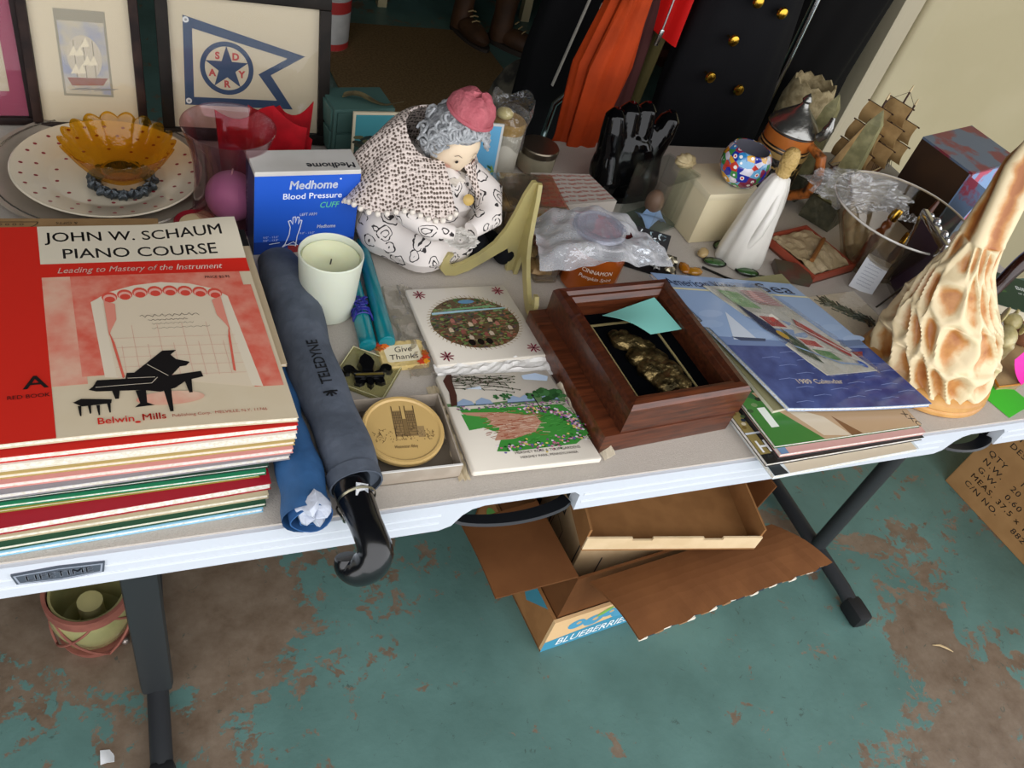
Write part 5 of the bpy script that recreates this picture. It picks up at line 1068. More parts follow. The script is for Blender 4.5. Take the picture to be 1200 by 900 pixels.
def ship_print(k, w, h):
    k.rect(.043, w - .043, .05, h - .04, '#8d8672'); k.rect(.046, w - .046, .053, h - .055, M('#b5ab94', rough=.6, hex2='#8f92a0', vs=30)); k.ell(w / 2, h * .50, .022, .03, '#b9ae98', 24)
    k.poly([(w / 2 - .02, .064), (w / 2 + .02, .066), (w / 2 + .027, .076), (w / 2 - .025, .075)], '#8a5a4c')
    for i in range(3): x = w / 2 - .012 + .012 * i; k.line([(x, .07), (x, .125)], .0008, '#6a6455')
    for i in range(7): k.poly([(w / 2 - .02 + .008 * (i % 4), .08 + .012 * (i // 2)), (w / 2 - .008 + .008 * (i % 4), .082 + .012 * (i // 2)), (w / 2 - .012 + .008 * (i % 4), .094 + .012 * (i // 2))], '#d3c8ac')
    for i in range(12): k.line([(.05 + .004 * i, .058 + .001 * (i % 4)), (.07 + .004 * i, .06 + .001 * (i % 3))], .0006, '#7a7a78')
frame('framed_ship_print', 'brown framed faded ship print with a wide cream mat', -.152, 1.20, 1, 17, .150, .205, .0125, '#33231d', '#c4b79c', ship_print)
def dark_print(k, w, h):
    k.rect(.03, w - .03, .045, h - .03, '#b3a58c'); r_ = random.Random(3)
    for i in range(60): k.ell(w / 2 + r_.gauss(0, .012), .085 + r_.gauss(0, .02), .004, .002, ['#3a352f', '#5a4f45', '#8a4a40', '#6a6a62'][i % 4], 7, r_.uniform(0, 3))
frame('framed_floral_print', 'dark framed print with a maroon pink mat at the far left', -.325, 1.205, 4, 15, .178, .215, .011, '#2a1c1a', '#8d3a52', dark_print)

# ================================================================ black glossy sculpture
t = thing('black_sculpture', 'glossy black ceramic sculpture of upright lobed forms behind the acrylic case', 'sculpture', (.745, 1.075, TT + .001), 4)
GB = M('#050506', rough=.07, spec=.35)
f = MB()
for x, y, h, r, lx in ((-.036, .0, .152, .019, -.006), (-.012, .008, .158, .020, 0), (.012, .006, .160, .019, .004), (.040, .0, .148, .020, .022)):
    f.tube([(x * .9, y - .01, .0), (x, y - .014, .03), (x * 1.05, y - .004, .075), (x * 1.1 + lx * .6, y, .115), (x * 1.1 + lx, y + .004, h - .012), (x * 1.1 + lx, y + .004, h)], [r * 1.5, r * 1.5, r * 1.25, r * 1.1, r * .9, r * .35], 18)
f.ball((.0, -.002, .05), (.064, .034, .065), nu=24, nv=14); o = obj('forms', f, GB, t); md = o.modifiers.new('r', 'REMESH'); md.mode = 'VOXEL'; md.voxel_size = .0025; md.use_smooth_shade = True; sm = o.modifiers.new('sm', 'SMOOTH'); sm.iterations = 3
f = MB(); f.prism(ellipse(0, -.006, .066, .04, 32), 0, .012); obj('base', f, GB, t)

# ================================================================ acrylic case, cream box, millefiori vase, shell
t = thing('acrylic_case', 'clear acrylic display case standing left of the cream box', 'display case', (.742, .930, TT + .001), 22)
AC = film('#f8faf9', .985, .03, 0, edge=.3, milky=.02)
for a in ((0, .085, 0, .003, 0, .1), (0, .085, .067, .07, 0, .1), (0, .003, .003, .067, 0, .1), (.082, .085, .003, .067, 0, .1), (0, .085, 0, .07, .1, .103)): f = MB(); f.box(*a); obj('pane', f, AC, t, smooth=False)
f = MB(); f.box(.004, .081, .004, .066, 0, .004); obj('base', f, M('#4a5a4c', rough=.5), t, smooth=False)
f = MB(); f.ball((.055, .045, .03), (.016, .016, .022), nu=16, nv=10); obj('brown_egg', f, M('#7a5a48', rough=.5), t)
f = MB(); f.sheet(lambda u, v: Vector((.008 + .05 * u, .010 + .035 * v, .006 + .018 * abs(math.sin(3 * u + 2 * v)))), 8, 6, .0005); obj('blue_note', f, M('#8aa6d0', rough=.7), t)
rz_ = -28; t = thing('cream_box', 'plain cream cardboard box under the patterned vase', 'box', (.868, .965, TT + .001), 4)
f = MB(); f.box(-.055, .055, -.045, .045, 0, .094, bev=.002); obj('body', f, M('#cfc2a0', rough=.6, hex2='#c6b895', vs=6), t)
f = MB(); f.box(-.0555, .0555, -.0455, .0455, .084, .096, bev=.002); obj('lid', f, M('#d2c6a6', rough=.6), t)
def mille():
    m = bpy.data.materials.new('mat_millefiori'); m.use_nodes = True; N, L = nodes_of(m); b = N['Principled BSDF']; tc = N.new('ShaderNodeTexCoord')
    v = N.new('ShaderNodeTexVoronoi'); v.inputs['Scale'].default_value = 85; v.inputs['Randomness'].default_value = .7; L.new(tc.outputs['Object'], v.inputs['Vector'])
    s = N.new('ShaderNodeSeparateColor'); L.new(v.outputs['Color'], s.inputs[0])
    r = N.new('ShaderNodeValToRGB'); r.color_ramp.interpolation = 'CONSTANT'; el = r.color_ramp.elements
    for i, c in enumerate(('#22309a', '#c2382a', '#2f7fb8', '#d8d4e0', '#3a8a4a', '#d9a02a', '#8a2a4a', '#6aa8d0')):
        e_ = el[i] if i < 2 else el.new(i / 8); e_.position = i / 8; e_.color = lin(c)
    L.new(s.outputs[0], r.inputs[0]); r2 = N.new('ShaderNodeValToRGB'); r2.color_ramp.interpolation = 'CONSTANT'; e2 = r2.color_ramp.elements; e2[0].color = lin('#d8303a'); e2[1].position = .16; e2[1].color = lin('#f0eee8'); e3 = e2.new(.3); e3.color = (0, 0, 0, 1); L.new(v.outputs['Distance'], r2.inputs[0])
    r3 = N.new('ShaderNodeMath'); r3.operation = 'LESS_THAN'; r3.inputs[1].default_value = .3; L.new(v.outputs['Distance'], r3.inputs[0]); mx = N.new('ShaderNodeMixRGB'); L.new(r3.outputs[0], mx.inputs[0]); L.new(r.outputs[0], mx.inputs[1]); L.new(r2.outputs[0], mx.inputs[2]); L.new(mx.outputs[0], b.inputs['Base Color']); b.inputs['Roughness'].default_value = .12; b.inputs['Coat Weight'].default_value = .6; return m
t = thing('millefiori_vase', 'small round multicoloured mosaic glass vase on the cream box', 'vase', (.888, .952, TT + .0975))
f = MB(); f.lathe([(0, 0), (.018, 0), (.03, .008), (.040, .026), (.0405, .042), (.036, .058), (.031, .064), (.0285, .0645), (.034, .056), (.037, .042), (.036, .026), (.026, .012), (0, .006)], 44); obj('vase_body', f, mille(), t)
f = MB(); f.lathe([(.0283, .0643), (.0335, .056), (.0363, .042), (.0353, .026), (.0255, .0125), (0, .0068)], 44); obj('inner_lining', f, M('#6f6e78', rough=.3), t)
f = MB(); f.ball((0, 0, 0), (.018, .013, .012), nu=40, nv=16, fn=lambda d: 1 + .1 * math.cos(9 * math.atan2(d.z, d.x))); tag(obj('scallop_shell', f, M('#b3a27c', rough=.6, hex2='#9a8862', vs=60), loc=(.806, .995, TT + .109)), 'small ribbed tan shell on the far corner of the cream box', 'shell')

# ================================================================ white figurine, stein, obelisks
t = thing('white_figurine', 'tall white porcelain robed figurine with a gilded head', 'figurine', (.893, .872, TT + .001), 0)
f = MB(); f.lathe([(0, 0), (.037, 0), (.039, .004), (.038, .02), (.034, .05), (.030, .08), (.027, .11), (.021, .14), (.015, .158), (.009, .163), (0, .165)], 48, fn=lambda a, r, z_, i: (r * (1 + .05 * math.sin(5 * a + z_ * 20) + .025 * math.sin(11 * a)), z_), sx=1.1, sy=.9); obj('robe', f, M('#d9d5cc', rough=.2, coat=.4), t)
f = MB(); f.tube([(-.02, -.02, .03), (-.012, -.026, .07), (-.004, -.022, .11), (.0, -.014, .14)], [.006, .008, .008, .006], 12); obj('robe_fold', f, M('#d9d5cc', rough=.2, coat=.4), t)
f = MB(); f.lathe([(.009, .160), (.012, .166), (.0105, .172), (.013, .180), (.0135, .19), (.012, .2), (.008, .207), (0, .21)], 24, fn=lambda a, r, z_, i: (r * (1 + .08 * math.sin(8 * a + z_ * 300)), z_)); obj('gilded_head', f, M('#b99a5c', rough=.45, bump=.8, bs=250), t)
t = thing('beer_stein', 'dark relief beer stein with orange bands and a pewter lid', 'stein', (1.060, 1.065, TT + .001), 0)
f = MB(); f.lathe([(0, 0), (.050, 0), (.052, .008), (.048, .016), (.046, .02), (.045, .094), (0, .094)], 44); obj('relief_body', f, M('#17130f', rough=.4, hex2='#a98a4e', vs=70, lo=.52, hi=.6, bump=1, bs=90), t)
for z0, z1, c_, rr in ((.094, .104, '#9c7f4c', .0465), (.104, .108, '#1b1613', .045), (.108, .111, '#b58a50', .0455), (.111, .114, '#1b1613', .045), (.114, .136, '#b3672c', .044), (.136, .139, '#1b1613', .0445)):
    f = MB(); f.lathe([(0, z0), (rr, z0), (rr + .0008, (z0 + z1) / 2), (rr, z1), (0, z1)], 44); obj('band', f, M(c_, rough=.3, coat=.3), t)
PWT = M('#8b8a86', rough=.25, metal=.9, bump=.3, bs=80)
f = MB(); f.lathe([(.046, .139), (.0475, .142), (.046, .146), (.036, .158), (.02, .172), (.009, .182), (.006, .188), (.009, .193), (.005, .2), (0, .206)], 44); ld = obj('pewter_lid', f, PWT, t)
f = MB(); f.tube([(.02, -.047, .148), (.022, -.055, .16), (.023, -.056, .175), (.026, -.05, .188)], [.008, .009, .007, .004], 12); f.ball((.024, -.054, .168), (.011, .009, .012), nu=12, nv=8, fn=lambda d: 1 + .2 * noise.noise(d * 4)); obj('thumb_lift', f, PWT, ld)
f = MB(); f.tube([(.018, -.04, .128), (.026, -.07, .122), (.03, -.082, .09), (.028, -.078, .055), (.02, -.05, .03), (.016, -.043, .028)], [.006, .008, .008, .008, .007, .005], 12, flat=1.3); obj('handle', f, M('#b3672c', rough=.3, hex2='#3a2416', vs=60), t)
ST = M('#8f8a62', rough=.35, hex2='#6d6a48', vs=40, bump=.2, bs=60); ST2 = M('#4e4c38', rough=.6, hex2='#3a3a2a', vs=60, bump=.9, bs=90)
for (x, y), tipz, lab in (((1.140, 1.080), .935, 'olive onyx obelisk bookend nearest the stein'), ((1.152, .985), .958, 'olive onyx obelisk bookend nearest the ship model')):
    t = thing('obelisk_bookend', lab, 'bookend', (x, y, TT + .001), 30, 'pair of onyx obelisk bookends')
    f = MB(); hh = tipz - TT; f.prism([(-.021, -.021), (.021, -.021), (.021, .021), (-.021, .021)], .045, hh - .025, top=.52); f.prism([(-.0109, -.0109), (.0109, -.0109), (.0109, .0109), (-.0109, .0109)], hh - .025, hh, top=.05); obj('obelisk', f, ST, t, smooth=False)
    f = MB(); f.prism([(-.032, -.03), (.03, -.032), (.033, .03), (-.03, .033)], 0, .046, top=.92); obj('rough_base', f, ST2, t, smooth=False)

# ================================================================ trinkets in front of the acrylic case
t = thing('trinket_tray', 'black tray of silver and white brooches in front of the acrylic case', 'tray', (.715, .868, TT + .001), -30)
f = MB(); f.box(-.045, .045, -.032, .032, 0, .006, bev=.002); obj('tray_body', f, M('#0e0d10', rough=.4), t)
rr = random.Random(31)
for i in range(8):
    f = MB(); f.ball((0, 0, 0), (.012, .008, .004), nu=18, nv=6, fn=lambda d: 1 + .28 * math.cos((4 + i % 3) * math.atan2(d.y, d.x))); obj('brooch', f, M(['#c9c9c6', '#dde6ea', '#8d8d8a', '#b3ab92'][i % 4], rough=.25, metal=.6), t, loc=(-.033 + .022 * (i % 4), -.014 + .028 * (i // 4), .0085), rot=(0, 0, rr.uniform(0, 180)))
t = thing('brooch_card', 'black and white printed card propped behind the brooch tray', 'card', (.728, .897, TT + .001), rot=(-50, 0, -30))
f = MB(); f.box(-.028, .03, 0, .002, 0, .036); o = obj('board', f, M('#141418', rough=.4), t, smooth=False)
k = Ink(); 
for i in range(50): k.ell(rr.uniform(-.02, .022), rr.uniform(.004, .032), .003, .0012, ['#dfe6ea', '#9fb6c0', '#5a6a70'][i % 3], 7, rr.uniform(0, 3))
k.build('print', o, m=Rx(90))
t = thing('leaf_suncatcher', 'green glass leaf suncatcher with dark leading beside the white figurine', 'suncatcher', (.835, .818, TT + .001), 0)
LG = M('#3f6a34', rough=.08, trans=.4, coat=.6)
for px, py, a in ((845, 290, 20), (836, 310, -15), (872, 303, 5), (874, 321, -20), (893, 331, -10)):
    p = at(px, py, TT) - Vector((.835, .818, TT)); f = MB(); f.ball((0, 0, .004), (.019, .010, .004), nu=20, nv=8); lf = obj('leaf', f, LG, t, loc=(p.x, p.y, 0), rot=(0, 0, a))
    f = MB(); f.tube([(.020 * math.cos(b), .011 * math.sin(b), .004) for b in [2 * PI * i / 24 for i in range(24)]], .0014, 6, closed=True); obj('leading', f, M('#2a2a26', rough=.3, metal=.7), lf)
f = MB(); f.tube([(-.03, .03, .004), (0, .0, .005), (.05, -.03, .004)], .002, 8); obj('stem_wire', f, M('#2a2a26', rough=.3, metal=.7), t)
for i, (px, py, c_) in enumerate(((812, 322, '#b07a1c'), (822, 300, '#b59a6a'), (800, 318, '#a9660f'))):
    p = at(px, py, TT); f = MB(); f.ball((0, 0, .006), (.014, .009, .006), nu=14, nv=8, fn=lambda d: 1 + .2 * noise.noise(d * 3 + Vector((i, 0, 0)))); tag(obj('amber_stone', f, M(c_, rough=.2, coat=.5), loc=(p.x, p.y, TT + .001), rot=(0, 0, 40 * i)), ['golden amber stone nearest the calendar title', 'pale tan stone beside the green suncatcher', 'dark amber stone left of the others'][i], 'stone', 'loose amber stones')
# ================================================================ shallow red-brown tray with linen, note card, pine card
t = thing('wooden_tray', 'shallow red-brown tray holding folded tan linen', 'tray', (1.000, .800, TT + .001), 14)
f = MB(); f.box(0, .115, 0, .12, 0, .004); obj('bottom', f, M('#5a3020', rough=.5), t, smooth=False)
for a in ((0, .115, 0, .004), (0, .115, .116, .12), (0, .004, .004, .116), (.111, .115, .004, .116)): f = MB(); f.box(*a, .004, .016); obj('rim', f, M('#9a4632', rough=.45), t, smooth=False)
f = MB(); f.sheet(lambda u, v: Vector((.008 + .099 * u, .008 + .104 * v, .012 + .008 * abs(noise.noise(Vector((u * 4, v * 5, 0)))) + .006 * math.sin(PI * v))), 16, 16, .003); obj('linen', f, M('#b9a684', rough=.9, hex2='#a3906c', vs=20), t, smooth=False)
f = MB(); f.tube([(.02, .03, .024), (.06, .05, .027), (.1, .07, .023)], .004, 8); obj('wooden_dowel', f, M('#8a5a2c', rough=.5), t)
f = MB(); f.box(0, .06, 0, .045, 0, .014, bev=.002); tag(obj('red_packet', f, M('#5a2c26', rough=.3, hex2='#4a4436', vs=40, coat=.3), loc=(.935, .812, TT + .001), rot=(0, 0, -20)), 'dark red patterned packet left of the linen tray', 'packet')
f = MB(); f.box(0, .044, 0, .0008, 0, .062); nc = tag(obj('note_card', f, M('#d6d9de', rough=.7), smooth=False, loc=(1.075, .790, TT + .003), rot=(-22, 8, -32)), 'white handwritten note card leaning on the glass bowl', 'card')
k = Ink()
for i in range(8): k.line([(.006 + .002 * (i % 2) + .0016 * j, .052 - .006 * i + .0008 * math.sin(j * 2.1 + i)) for j in range(18)], .0005, '#6a7690')
k.build('handwriting', nc, m=Rx(90))
q = [at(930, 352, TT), at(1000, 405, TT), at(1040, 388, TT), at(995, 345, TT)]
q = [Vector((.985, .655, 0)), Vector((1.085, .668, 0)), Vector((1.075, .775, 0)), Vector((.968, .765, 0))]
t = thing('pine_card', 'cream card printed with a pine bough under clear film', 'card', (q[0].x, q[0].y, TT + .001))
f = MB(); f.prism([(p.x - q[0].x, p.y - q[0].y) for p in q], 0, .003); o = obj('card_board', f, M('#d6cab2', rough=.5), t, smooth=False)
fmq2 = quadmap([(p.x - q[0].x, p.y - q[0].y) for p in q], .003); k = Ink(); rr = random.Random(17)
for i in range(120):
    v = rr.random(); x = .25 + .45 * v + rr.gauss(0, .05); y = .85 - .55 * v + rr.gauss(0, .05); a = rr.uniform(-1, 1); k.line([(x, y), (x + .12 * math.cos(a + 2.2), y + .12 * math.sin(a + 2.2))], .03, ['#3c4a3a', '#5c6a58', '#28302a', '#7d857a'][i % 4])
for i in range(50): k.ell(.68 + rr.gauss(0, .06), .3 + rr.gauss(0, .05), .03, .02, ['#5a4630', '#3a2c1e', '#8a7248', '#4a5038'][i % 4], 7, rr.uniform(0, 3))
k.build('print', o, fn=lambda x, y, h: fmq2(x, y, h), step=.000005)
f = MB(); f.sheet(lambda u, v: fmq2(u, v, .001 + .003 * math.sin(PI * u) * math.sin(PI * v) + .002 * noise.noise(Vector((u * 5, v * 5, 0)))), 10, 10, 0); obj('clear_film', f, film('#ffffff', .97, .08, .2, 40, milky=.05, edge=.4), t)

# ================================================================ big glass bowl, crumpled cellophane, twisted candle
t = thing('glass_bowl', 'large clear glass bowl with a brown sunflower design', 'bowl', (1.165, .845, TT + .001))
f = MB(); f.lathe([(0, 0), (.05, 0), (.056, .004), (.064, .02), (.085, .055), (.108, .09), (.122, .114), (.1235, .116), (.1205, .1155), (.106, .091), (.082, .057), (.061, .023), (.05, .009), (0, .007)], 64); obj('bowl_body', f, film('#e2dacb', .93, .03, 0, edge=.4, milky=.05), t)
f = MB(); f.lathe([(.121, .1145), (.1232, .1165), (.1245, .1145), (.1228, .1125)], 64); obj('rim_edge', f, M('#d8d4cc', rough=.08, spec=.8), t)
def bowl_r(z_): 
    pr2 = [(.05, 0), (.064, .02), (.085, .055), (.108, .09), (.122, .114)]
    for (a, za), (b, zb_) in zip(pr2, pr2[1:]):
        if z_ <= zb_: return a + (b - a) * (z_ - za) / (zb_ - za)
    return .122
k = Ink()
for i in range(16): a = 2 * PI * i / 16; k.ell(.022 * math.cos(a), .06 + .022 * math.sin(a), .010, .0032, '#5a2c18', 10, a)
k.ell(0, .06, .014, .014, '#6a3a1e', 24); k.ell(0, .06, .008, .006, '#8a5a30', 16)
k.build('sunflower_design', t, fn=lambda x, y, h: Vector(((bowl_r(max(.002, y)) + .0012) * math.sin(x / .09 + .15), -(bowl_r(max(.002, y)) + .0012) * math.cos(x / .09 + .15), y + .006)))
t = thing('twisted_candle', 'brown twisted taper candle standing in the glass bowl', 'candle', (1.12, .842, TT + .01), rot=(0, 14, 0))
f = MB(); f.lathe([(0, 0)] + [(.0065, .002 + .003 * i) for i in range(34)] + [(0, .104)], 18, fn=lambda a, r, z_, i: (r * (1 + .22 * math.sin(2 * a + z_ * 420)), z_)); obj('wax_body', f, M('#6a3a1c', rough=.3), t)
f = MB(); f.lathe([(.0072, .094), (.008, .096), (.008, .112), (.0065, .116), (0, .117)], 18); obj('gold_tip', f, M('#b8923c', rough=.2, metal=1), t)
t = thing('carved_spindle', 'brass tipped carved wooden spindle leaning in the glass bowl', 'spindle', (1.185, .83, TT + .01), rot=(0, 20, 20))
f = MB(); f.lathe([(0, 0), (.006, .002), (.004, .012), (.007, .02), (.005, .05), (.008, .06), (.004, .075), (.006, .11), (.003, .135), (0, .137)], 18); obj('turned_stem', f, M('#4a2412', rough=.35), t)
f = MB(); f.lathe([(.0075, .045), (.0085, .047), (.0085, .066), (.0075, .068)], 18); obj('brass_band', f, M('#c29a3c', rough=.2, metal=1), t)
t = thing('cellophane_bag', 'crumpled clear cellophane bag bunched on the glass bowl rim', 'plastic bag', (1.085, .885, TT + .117), 0)
f = MB(); f.ball((0, 0, .012), (.078, .034, .026), T(0, 0, 0) @ Rz(-24), nu=44, nv=26, fn=lambda d: 1 + .45 * noise.noise(d * 2.2) + .28 * noise.noise(d * 5.5) + .12 * noise.noise(d * 11)); obj('film', f, film('#f6f6f6', .80, .08, .4, 50, milky=.35, edge=.5), t, smooth=False)
f = MB(); f.sheet(lambda u, v: Vector((.05 + .055 * u, -.045 + .05 * v * u - .02 * u, -.012 + .016 * abs(noise.noise(Vector((u * 6, v * 6, 7)))))), 14, 12, 0); obj('film_end', f, film('#f6f6f6', .76, .08, .4, 50, milky=.35, edge=.5), t, smooth=False)

# ================================================================ ship model
t = thing('ship_model', 'wooden sailing ship model with tan sails behind the glass bowl', 'ship model', (1.265, 1.06, TT + .001), 18)
HW = M('#4a2818', rough=.45, hex2='#5e3420', vs=30)
def hull(u, v):
    x = -.095 + .19 * u; b = .022 * math.sin(PI * min(1, .12 + u * .8)) ** .7; a = PI * (v - .5); return Vector((x + .01 * (u - .5) * abs(math.sin(a)), b * math.sin(a), .066 - .030 * math.cos(a) * (1 - .25 * (2 * u - 1) ** 2) + .012 * (2 * u - 1) ** 2))
f = MB(); f.sheet(hull, 24, 12, 0); obj('hull', f, HW, t)
f = MB(); f.sheet(lambda u, v: Vector((hull(u, 0).x, hull(u, 0).y * (1 - 2 * v), hull(u, 0).z - .003)), 24, 4, 0); dk_ = obj('deck', f, M('#8a6a44', rough=.6), t)
f = MB()
for s in (0, 1): f.tube([hull(i / 16, s) + Vector((0, 0, .004)) for i in range(17)], .0014, 6)
obj('rail', f, M('#b09a70', rough=.5), t)
for x in (-.04, .04): f = MB(); f.box(x - .004, x + .004, -.018, .018, 0, .040, bev=.001); obj('stand', f, HW, t)
f = MB(); f.box(-.07, .07, -.024, .024, 0, .008, bev=.002); obj('stand_base', f, HW, t)
SA = M('#a88a5a', rough=.8, hex2='#8f7247', vs=30); MW = M('#3a2014', rough=.5)
for mx_, hh in ((-.055, .215), (.02, .222), (.075, .19)):
    f = MB(); f.tube([(mx_, 0, .05), (mx_, 0, hh)], [.0032, .0018], 8); ms = obj('mast', f, MW, t)
    f = MB(); f.tube([(mx_, 0, hh), (mx_, 0, hh + .012)], [.0022, .0012], 8); obj('mast_tip', f, M('#cbb58a', rough=.4), ms)
    f = MB(); f.box(mx_ - .008, mx_ + .008, -.006, .006, .135, .138); obj('fighting_top', f, MW, ms)
    for j, zz in enumerate((.085, .125, .165)):
        if zz + .04 > hh: continue
        wd = .036 - .006 * j; f = MB(); f.tube([(mx_ - .006, -wd - .004, zz + .036), (mx_ - .006, wd + .004, zz + .036)], .0014, 6); obj('yard', f, MW, ms)
        f = MB(); f.sheet(lambda u, v: Vector((mx_ - .007 - .011 * math.sin(PI * v) * (1 - .3 * abs(2 * u - 1)), (2 * u - 1) * wd * (1 + .1 * (1 - v)), zz + .036 * v)), 8, 6, .0008); obj('sail', f, SA, ms)
f = MB(); f.tube([(-.09, 0, .075), (-.14, 0, .1)], [.0025, .001], 6); obj('bowsprit', f, MW, t)
for p0, p1, p2 in (((-.132, 0, .097), (-.047, 0, .19), (-.055, 0, .095)), ((-.04, 0, .2), (.014, 0, .14), (-.035, 0, .1)), ((.076, 0, .16), (.12, 0, .12), (.078, 0, .09))):
    f = MB(); A_, B_, C_ = Vector(p0), Vector(p1), Vector(p2); f.sheet(lambda u, v: A_.lerp(B_, u).lerp(C_, v * .98) + Vector((0, .006 * math.sin(PI * u) * (1 - v), 0)), 6, 6, .0006); obj('staysail', f, SA, t)
f = MB()
for mx_, hh in ((-.045, .215), (.02, .222), (.07, .19)):
    for s in (-1, 1):
        for j in range(4): f.tube([(mx_ - .012 + .009 * j, s * .02, .068), (mx_, 0, hh - .06)], .0005, 4)
f.tube([(-.045, 0, .215), (.02, 0, .222)], .0005, 4); f.tube([(.02, 0, .222), (.07, 0, .19)], .0005, 4); f.tube([(-.14, 0, .1), (-.045, 0, .215)], .0005, 4); f.tube([(.07, 0, .19), (.1, 0, .085)], .0005, 4)
o = obj('rigging', f, M('#2a1c12', rough=.7), t); o['kind'] = 'stuff'
f = MB(); f.box(-.03, -.018, -.019, -.017, .06, .068); obj('red_flag', f, M('#a8302c', rough=.6), t, smooth=False)

# ================================================================ painted box
zt_ = TT + .155; q = [at(1140, 203, zt_), at(1196, 188, zt_), at(1139, 147, zt_), at(1082, 160, zt_)]
t = thing('painted_box', 'open box painted with red and blue swirls at the back right corner', 'box', (q[0].x, q[0].y, TT + .001))
L_ = [(p.x - q[0].x, p.y - q[0].y) for p in q]; hh = zt_ - TT - .001
sw = M('#5a6a80', rough=.4, hex2='#7d2f3c', vs=14, lo=.46, hi=.52, detail=8); sw2 = M('#8aa8d2', rough=.4, hex2='#c25a72', vs=16, lo=.5, hi=.55, detail=8); DKB = M('#3a2410', rough=.7, hex2='#2a190b', vs=10)
f = MB(); f.prism(L_, hh - .004, hh); obj('top_panel', f, sw, t, smooth=False)
for i, mt in ((0, sw2), (1, DKB), (2, DKB), (3, DKB)):
    a, b = Vector(L_[i]), Vector(L_[(i + 1) % 4]); n_ = Vector((-(b - a).y, (b - a).x)).normalized() * .004
    f = MB(); f.prism([tuple(a), tuple(b), tuple(b + n_), tuple(a + n_)], 0, hh - .004); obj('side_panel', f, mt, t, smooth=False)
f = MB(); a = Vector(L_[0]); f.sheet(lambda u, v: Vector((a.x - .002 - .018 * math.sin(PI * v * .9) * u, a.y - .002 - .05 * u, hh * .95 * (1 - v) + .002)), 6, 10, .002); obj('bulging_flap', f, sw2, t)
# ================================================================ silver frame seen edge on
t = thing('tabletop_picture', 'narrow silver photo frame with a crystal corner seen nearly edge on', 'photo frame', (1.135, .700, TT + .001), rot=(-8, 0, 68))
f = MB(); f.box(0, .105, .003, .006, 0, .15); obj('backing', f, M('#3a2a3a', rough=.3), t, smooth=False)
for a in ((0, .105, 0, .012), (0, .105, .138, .15), (0, .012, .012, .138), (.093, .105, .012, .138)): f = MB(); f.box(a[0], a[1], -.003, .007, a[2], a[3], bev=.002); obj('frame_rail', f, M('#c9c7c6', rough=.12, metal=1), t)
f = MB(); f.box(.012, .093, .0, .002, .012, .138); obj('photo', f, M('#8d6f92', rough=.15, hex2='#cbb6c8', vs=15), t, smooth=False)
for i in range(7): f = MB(); f.ball((.02 + .012 * i, -.005, .146 + .004 * math.sin(i * 2)), .0065, nu=8, nv=5); obj('crystal', f, M('#d8d8dc', rough=.05, metal=.8), t, smooth=False)
f = MB(); f.tube([(.02, .006, .08), (.02, .05, .002), (.08, .05, .002), (.08, .006, .08)], .0018, 8); obj('wire_stand', f, M('#5a564e', rough=.3, metal=1), t)

# ================================================================ carved robed statue
base = Vector((1.068, .585, TT + .0005))
t = thing('carved_statue', 'tall honey coloured carved statue with feathered drapery on a round base', 'statue', base)
def stm():
    m = bpy.data.materials.new('mat_carved_wood'); m.use_nodes = True; N, L = nodes_of(m); b = N['Principled BSDF']; g = N.new('ShaderNodeNewGeometry'); tc = N.new('ShaderNodeTexCoord')
    n = N.new('ShaderNodeTexNoise'); n.inputs['Scale'].default_value = 38; n.inputs['Detail'].default_value = 8; L.new(tc.outputs['Object'], n.inputs['Vector'])
    ad = N.new('ShaderNodeMath'); ad.operation = 'MULTIPLY_ADD'; ad.inputs[1].default_value = 1.1; ad.inputs[2].default_value = -.14; L.new(n.outputs['Fac'], ad.inputs[0])
    at_ = N.new('ShaderNodeAttribute'); at_.attribute_name = 'crest'; s = N.new('ShaderNodeMath'); s.operation = 'ADD'; L.new(ad.outputs[0], s.inputs[0]); L.new(at_.outputs['Fac'], s.inputs[1]); h_ = N.new('ShaderNodeMath'); h_.operation = 'MULTIPLY'; h_.inputs[1].default_value = .5; L.new(s.outputs[0], h_.inputs[0])
    r = N.new('ShaderNodeValToRGB'); e_ = r.color_ramp.elements; e_[0].position = .26; e_[0].color = lin('#9c5c28'); e_[1].position = .54; e_[1].color = lin('#d8c49c'); q_ = e_.new(.37); q_.color = lin('#b97f42'); L.new(h_.outputs[0], r.inputs[0]); L.new(r.outputs[0], b.inputs['Base Color']); b.inputs['Roughness'].default_value = .42
    u = N.new('ShaderNodeBump'); u.inputs['Strength'].default_value = .4; u.inputs['Distance'].default_value = .003; L.new(n.outputs['Fac'], u.inputs['Height']); L.new(u.outputs[0], b.inputs['Normal']); return m
SM_ = stm()
f = MB(); f.lathe([(0, 0), (.100, 0), (.103, .003), (.103, .008), (.1, .0105), (.1015, .013), (.1, .020), (.092, .026), (.05, .03), (0, .032)], 64, sx=1.04, sy=.94); obj('round_base', f, M('#c99858', rough=.35, hex2='#b98546', vs=30), t)
axis = [(0, 0, .022), (-.004, .004, .06), (-.014, .01, .105), (-.03, .018, .15), (-.038, .026, .195), (-.04, .034, .24), (-.034, .044, .285), (-.024, .056, .325), (-.018, .064, .36)]
rad = [.092, .089, .078, .056, .036, .028, .026, .028, .018]
def ax(v):
    s = v * (len(axis) - 1); i = min(int(s), len(axis) - 2); fr = s - i; return Vector(axis[i]).lerp(Vector(axis[i + 1]), fr), rad[i] + (rad[i + 1] - rad[i]) * fr
NU, NV = 190, 230; f = MB(); crest = []
NC = 14; CP = {}; rcv = random.Random(41)
for i_ in range(-1, 7):
    for j_ in range(NC): CP[i_, j_] = (rcv.uniform(-.24, .24) + .5 * (i_ % 2), rcv.uniform(-.22, .22))
